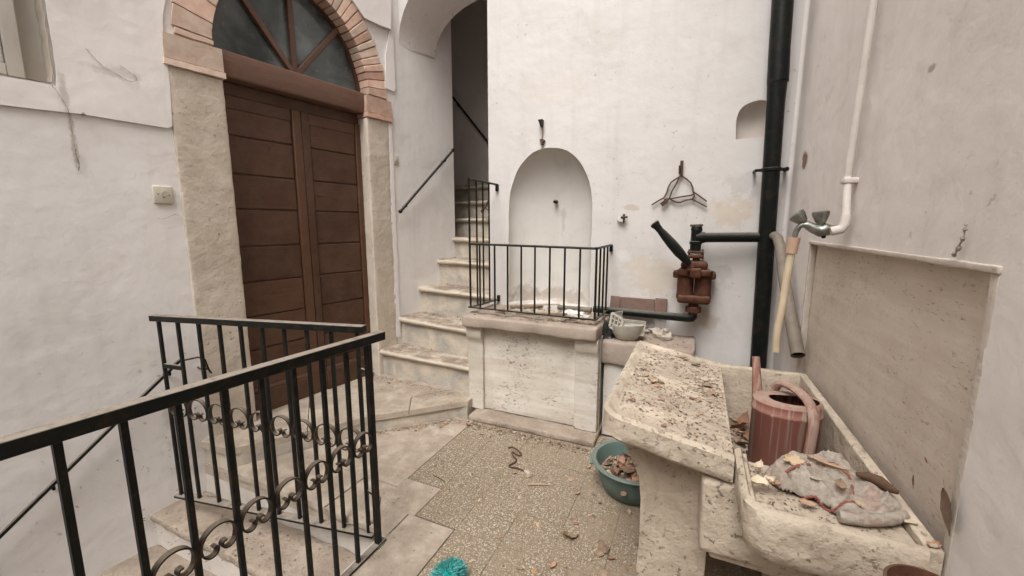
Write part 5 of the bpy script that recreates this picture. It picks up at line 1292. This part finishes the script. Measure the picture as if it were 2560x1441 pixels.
def wall_leaf(x, y, s, label, rot, mt='leaf', off_=.012):
    q = onR(x, y, off_); p = RWp(q[0], off_, q[1]); o = leaf(p, s, label, None, mt, 'flat'); o.rotation_euler = (R(90) + .15, rot, RW_A); o.scale.z = s * .35; return o
wall_leaf(2370, 1280, .10, 'large reddish dry leaf stuck to the splashback edge', 1.0)
wall_leaf(2284, 1205, .035, 'small dark leaf caught in cobweb low on the splashback', 1.3)
wall_leaf(2316, 1152, .02, 'tiny dark leaf on the splashback above the rug', .3)
wall_leaf(2012, 402, .05, 'brown flake stuck on the wall right of the downpipe', 1.4, off_=.01)
floor_leaves = ((1247, 1343, .05), (1497, 1388, .06), (1527, 1398, .05), (1572, 1283, .055), (1434, 1294, .05), (1427, 1200, .055), (1102, 1067, .075), (1115, 1060, .06), (1170, 1064, .055), (1188, 1072, .05), (1205, 1085, .06), (1222, 1092, .055), (1320, 1192, .05), (1089, 1165, .04), (1334, 1118, .04), (1472, 1169, .05), (1018, 1405, .035), (1004, 1325, .035), (1383, 1418, .06), (1507, 1436, .06), (1595, 1360, .05), (1440, 1310, .04), (1443, 1120, .045), (1050, 1072, .05), (1240, 1075, .05), (1290, 1100, .045), (1150, 1056, .05), (1445, 1235, .05), (1560, 1420, .06), (1300, 1425, .04))
for (x, y, s) in floor_leaves:
    leaf(onz(x, y, .003), s * .8, 'dry brown leaf lying on the terrazzo floor', 'dry leaves on the courtyard floor')
leaf(onz(1425, 1347, .003), .085, 'large tan leaf alone on the terrazzo left of the sink leg', None, 'leaf', 'lobed', .6)
leaf(onz(1507, 1370, .003), .09, 'curled orange leaf on the terrazzo beside the sink leg', None, 'leaf', 'oval', 2.2)
leaf(ony(1560, 1236, 2.12), .05, 'orange leaf clinging to the outside of the teal washbasin', None, 'leaf', 'lobed')
for k in range(26):
    a_, r_ = rnd.uniform(0, 6.28), rnd.uniform(0, .16); leaf(tb_ + Vector((r_ * math.cos(a_), r_ * math.sin(a_), rnd.uniform(.115, .15))), rnd.uniform(.06, .10), 'dry leaf in the heap filling the teal washbasin', 'dry leaves in the teal washbasin', tilt=.7)
for (x, y, s, z) in ((1422, 800, .07, .845), (1440, 806, .06, .845), (1410, 806, .05, .845), (1455, 797, .06, .85), (1350, 770, .07, .85), (1372, 772, .06, .85), (1330, 772, .06, .85), (1305, 770, .05, .85), (1400, 772, .05, .85), (1245, 745, .05, .85)):
    leaf(onz(x, y, z), s, 'dry leaf on the brown stone cap of the well', 'dry leaves on the well cap')
for (x, y, s) in ((1535, 842, .06), (1548, 846, .065), (1562, 848, .06), (1625, 838, .05), (1590, 850, .04)):
    leaf(onz(x, y, .724), s, 'dry leaf on the ledge under the white plastic bowl', 'dry leaves on the ledge')
# litter: crumbs nobody could count
def litter(name, label, pts_fn, n, smin, smax, mat='litter', tilt=.3):
    mb = MB()
    for _ in range(n):
        p = pts_fn()
        if p is None: continue
        s = smin + (smax - smin) * rnd.random() ** 2.2; a_ = rnd.uniform(0, 6.28); el = rnd.uniform(.25, 1.0)
        ux = Vector((math.cos(a_), math.sin(a_), rnd.uniform(-tilt, tilt))) * s; uy = Vector((-math.sin(a_), math.cos(a_), rnd.uniform(-tilt, tilt))) * s * el
        c = Vector(p) + Vector((0, 0, s * .22))
        vs = [c - ux, c + ux * .2 - uy, c + ux, c - ux * .1 + uy, c + Vector((0, 0, s * rnd.uniform(.0, .25)))]
        mb.add(vs, [(0, 1, 4), (1, 2, 4), (2, 3, 4), (3, 0, 4)])
    o = mb.build(name, mat, smooth=0, fix=False); return tag(o, label, 'litter', kind='stuff')
U = rnd.uniform
def on_tray():
    x, y = U(TX0 + .045, TX1 - .005), U(TY0 + .045, TY1 - .04)
    if mnoise.noise(Vector((x * 6, y * 6, 0))) < U(-.55, .35): return None
    if x < TX0 + .1 and y < TY0 + .1: return None
    return (x, y, tz(x) - .016)
litter('drainboard_litter', 'crumbs of dirt and leaf scattered over the sink drainboard', on_tray, 5200, .0008, .009)
def on_shelf(): x, y = U(.19, .50), U(1.19, 1.46); return (x, y, .812 - .026 - .05 * (y - 1.155))
litter('shelf_litter', 'crumbs of dirt on the front shelf of the sink', on_shelf, 700, .001, .006)
def in_basin(): return (U(.17, .50), U(1.52, 2.40), .462)
litter('basin_litter', 'leaf fragments on the bottom of the sink basin', in_basin, 900, .004, .02)
def on_floor():
    x, y = U(-1.54, .1), U(1.12, 2.66)
    if mnoise.noise(Vector((x * 2.2, y * 2.2, 4))) + .55 * (x + .8) + .5 * (y - 2.1) < U(-.5, .4): return None
    return (x, y, .001)
M['litter_tan'] = simple('litter_tan', (.27, .17, .10), (.40, .28, .18), 30, .9, 0, .15, .4, .004, island=.6)
litter('floor_leaf_bits', 'scraps of dry leaf blown over the terrazzo and slabs', lambda: (lambda p: p if p else None)(on_floor()), 420, .004, .019, 'litter_tan', .6)
litter('floor_litter', 'crumbs of dirt and leaf scattered over the terrazzo', on_floor, 7500, .0010, .0065)
def floor_edge():
    t = rnd.random(); d_ = abs(rnd.gauss(0, .035))
    if t < .5: return (U(-1.60, -.60), 2.665 - d_, .002)
    f = rnd.random(); a_, b_ = Vector((-1.67, 2.70)), Vector((-2.15, 2.225)); q = a_ + (b_ - a_) * f; return (q.x + d_ * .7, q.y - d_ * .7, .003)
litter('skirting_litter', 'drift of leaf crumbs along the foot of the well and landing', floor_edge, 1300, .003, .013)
def slabs(): 
    x, y = U(-2.4, -1.06), U(1.15, 2.5)
    if x + y * .66 < -.75 and x < -1.7: return None
    if x < -1.33 and y < 1.47: return None
    return (x, y, .004)
litter('slab_litter', 'sparse crumbs on the pale paving slabs', slabs, 900, .001, .007)
def on_steps():
    k = rnd.choice((0, 0, 1, 1, 2, 2, 3, 4)); a_, b_ = step_run(k); d_ = (b_ - a_).normalized(); nn = Vector((-d_.y, d_.x, 0))
    q = a_ + d_ * U(.03, (b_ - a_).length - .05) + nn * (.03 + .26 * (1 - abs(rnd.gauss(0, .33)) % 1)); return (q.x, q.y, ZST[k] + .001)
litter('stair_leaf_bits', 'scraps of dry leaf on the stair treads', on_steps, 260, .004, .014, 'litter_tan', .5)
litter('stair_litter', 'crumbs and dust drifted at the back of the stair treads', on_steps, 2600, .0015, .008)
def on_landing():
    f = rnd.random(); q = Vector((-2.72 + 1.0 * f, 2.90 - .05 * f)); d_ = abs(rnd.gauss(0, .09)); return (q.x + U(-.05, .05), q.y - d_, .133)
litter('landing_litter', 'crumbs swept against the first stair riser on the landing', on_landing, 700, .002, .010)
def on_cap():
    return (U(-1.66, -.62), U(2.76, 3.25), .846)
litter('cap_litter', 'leaf crumbs covering the top of the well cap', on_cap, 900, .003, .014)
def on_ledge(): return (U(-.58, .0), U(2.92, 3.28), .726)
litter('ledge_litter', 'crumbs of mortar and leaf on the ledge beside the well', on_ledge, 300, .003, .012)
def on_down(): return (U(-3.0, -1.4), U(1.09, 1.45), -.213)
litter('cellar_step_litter', 'dirt on the rough stone step below the gate', on_down, 500, .003, .010)
def in_tub():
    a_, r_ = U(0, 6.28), .17 * math.sqrt(rnd.random()); return (tb_.x + r_ * math.cos(a_), tb_.y + r_ * math.sin(a_), .10 + U(0, .02))
litter('tub_litter', 'leaf crumbs filling the teal washbasin', in_tub, 700, .006, .022)
MB().lathe([(0, .10), (.19, .10)], tuple(tb_), 24).build('leaf_bed', 'litter', None)
o = bpy.data.objects['leaf_bed']; tag(o, 'bed of rotted leaf mould inside the teal washbasin', 'litter', kind='stuff')
# cord, pebble, stick
def fl_(x, y): return onz(880 + x / 2.247, 800 + y / 2.247, .006)
pth = [fl_(x, y) for x, y in ((880, 720), (900, 716), (925, 728), (950, 755), (935, 762), (900, 742), (905, 765), (922, 782), (915, 800), (885, 815), (890, 828), (925, 832), (965, 848))]
o = MB().tube([p - pth[0] for p in smooth_path(pth, 5)], .006, 7).build('dirty_cord', 'rust_thin', None, pth[0]); tag(o, 'dark dirty cord twisting across the terrazzo', 'cord')
o = crumple('grey_pebble', fl_(985, 855), .022, .016, .016, 'rubble', 61, 12); o.location.z = .001; tag(o, 'grey pebble at the end of the dirty cord on the floor', 'pebble')
a_, b_ = fl_(988, 925), fl_(1125, 928)
o = MB().tube([Vector((0, 0, 0)), (b_ - a_) * .5 + Vector((0, .004, .002)), b_ - a_], [.006, .0055, .004], 6).build('wood_splinter', 'leaf', None, a_); tag(o, 'tan wood splinter lying on the terrazzo below the cord', 'stick')
a_, b_ = fl_(455, 870), fl_(520, 910)
o = MB().tube([Vector((0, 0, 0)), (b_ - a_) * .5 + Vector((.003, 0, .002)), b_ - a_], .0022, 5).build('thin_twig', 'rust_thin', None, a_); tag(o, 'thin dark twig on the terrazzo near the pale slab', 'twig')
# cobweb strands
def web(frame_pts, label, r_=.0011):
    fp = smooth_path(frame_pts, 6); fp = [p + Vector((rnd.gauss(0, .0008), rnd.gauss(0, .0008), rnd.gauss(0, .0008))) for p in fp]
    o = MB().tube([p - Vector(frame_pts[0]) for p in fp], [r_ * rnd.uniform(.3, 1.5) for _ in fp], 5).build('cobweb_strand', 'cobweb', None, frame_pts[0]); return tag(o, label, 'cobweb')
def lw3(x, y, t=LT + .018): q = onL(x, y, t); return LWp(q[0], t, q[1])
web([lw3(128, 212), lw3(150, 240), lw3(172, 280), lw3(180, 330), lw3(188, 372, LT + .008)], 'dusty cobweb strand hanging from the window corner')
web([lw3(188, 372, LT + .008), lw3(190, 388, LT + .012), lw3(197, 410, LT + .010), lw3(196, 428, LT + .006)], 'thick dark cobweb clot on the wall below the plaster edge', .0028)
web([lw3(215, 122), lw3(250, 160), lw3(290, 185), lw3(325, 204), lw3(341, 200), lw3(335, 188), lw3(300, 165)], 'looped grey cobweb on the upper left plaster')
web([lw3(205, 284, LT + .02), lw3(212, 288, LT + .02)], 'rusty nail stub on the plaster edge at upper left', .006)
web([lw3(391, 545, LT + .006), lw3(415, 546, LT + .01), lw3(437, 536, LT + .012), lw3(447, 540, LT + .006)], 'curled cobweb beneath the electrical cover')
web([RWp(*[onR(x, y, .012)[0], .012, onR(x, y, .012)[1]]) for x, y in ((2415, 560), (2410, 590), (2396, 620), (2384, 640))], 'dark cobweb clump above the splashback', .0042)
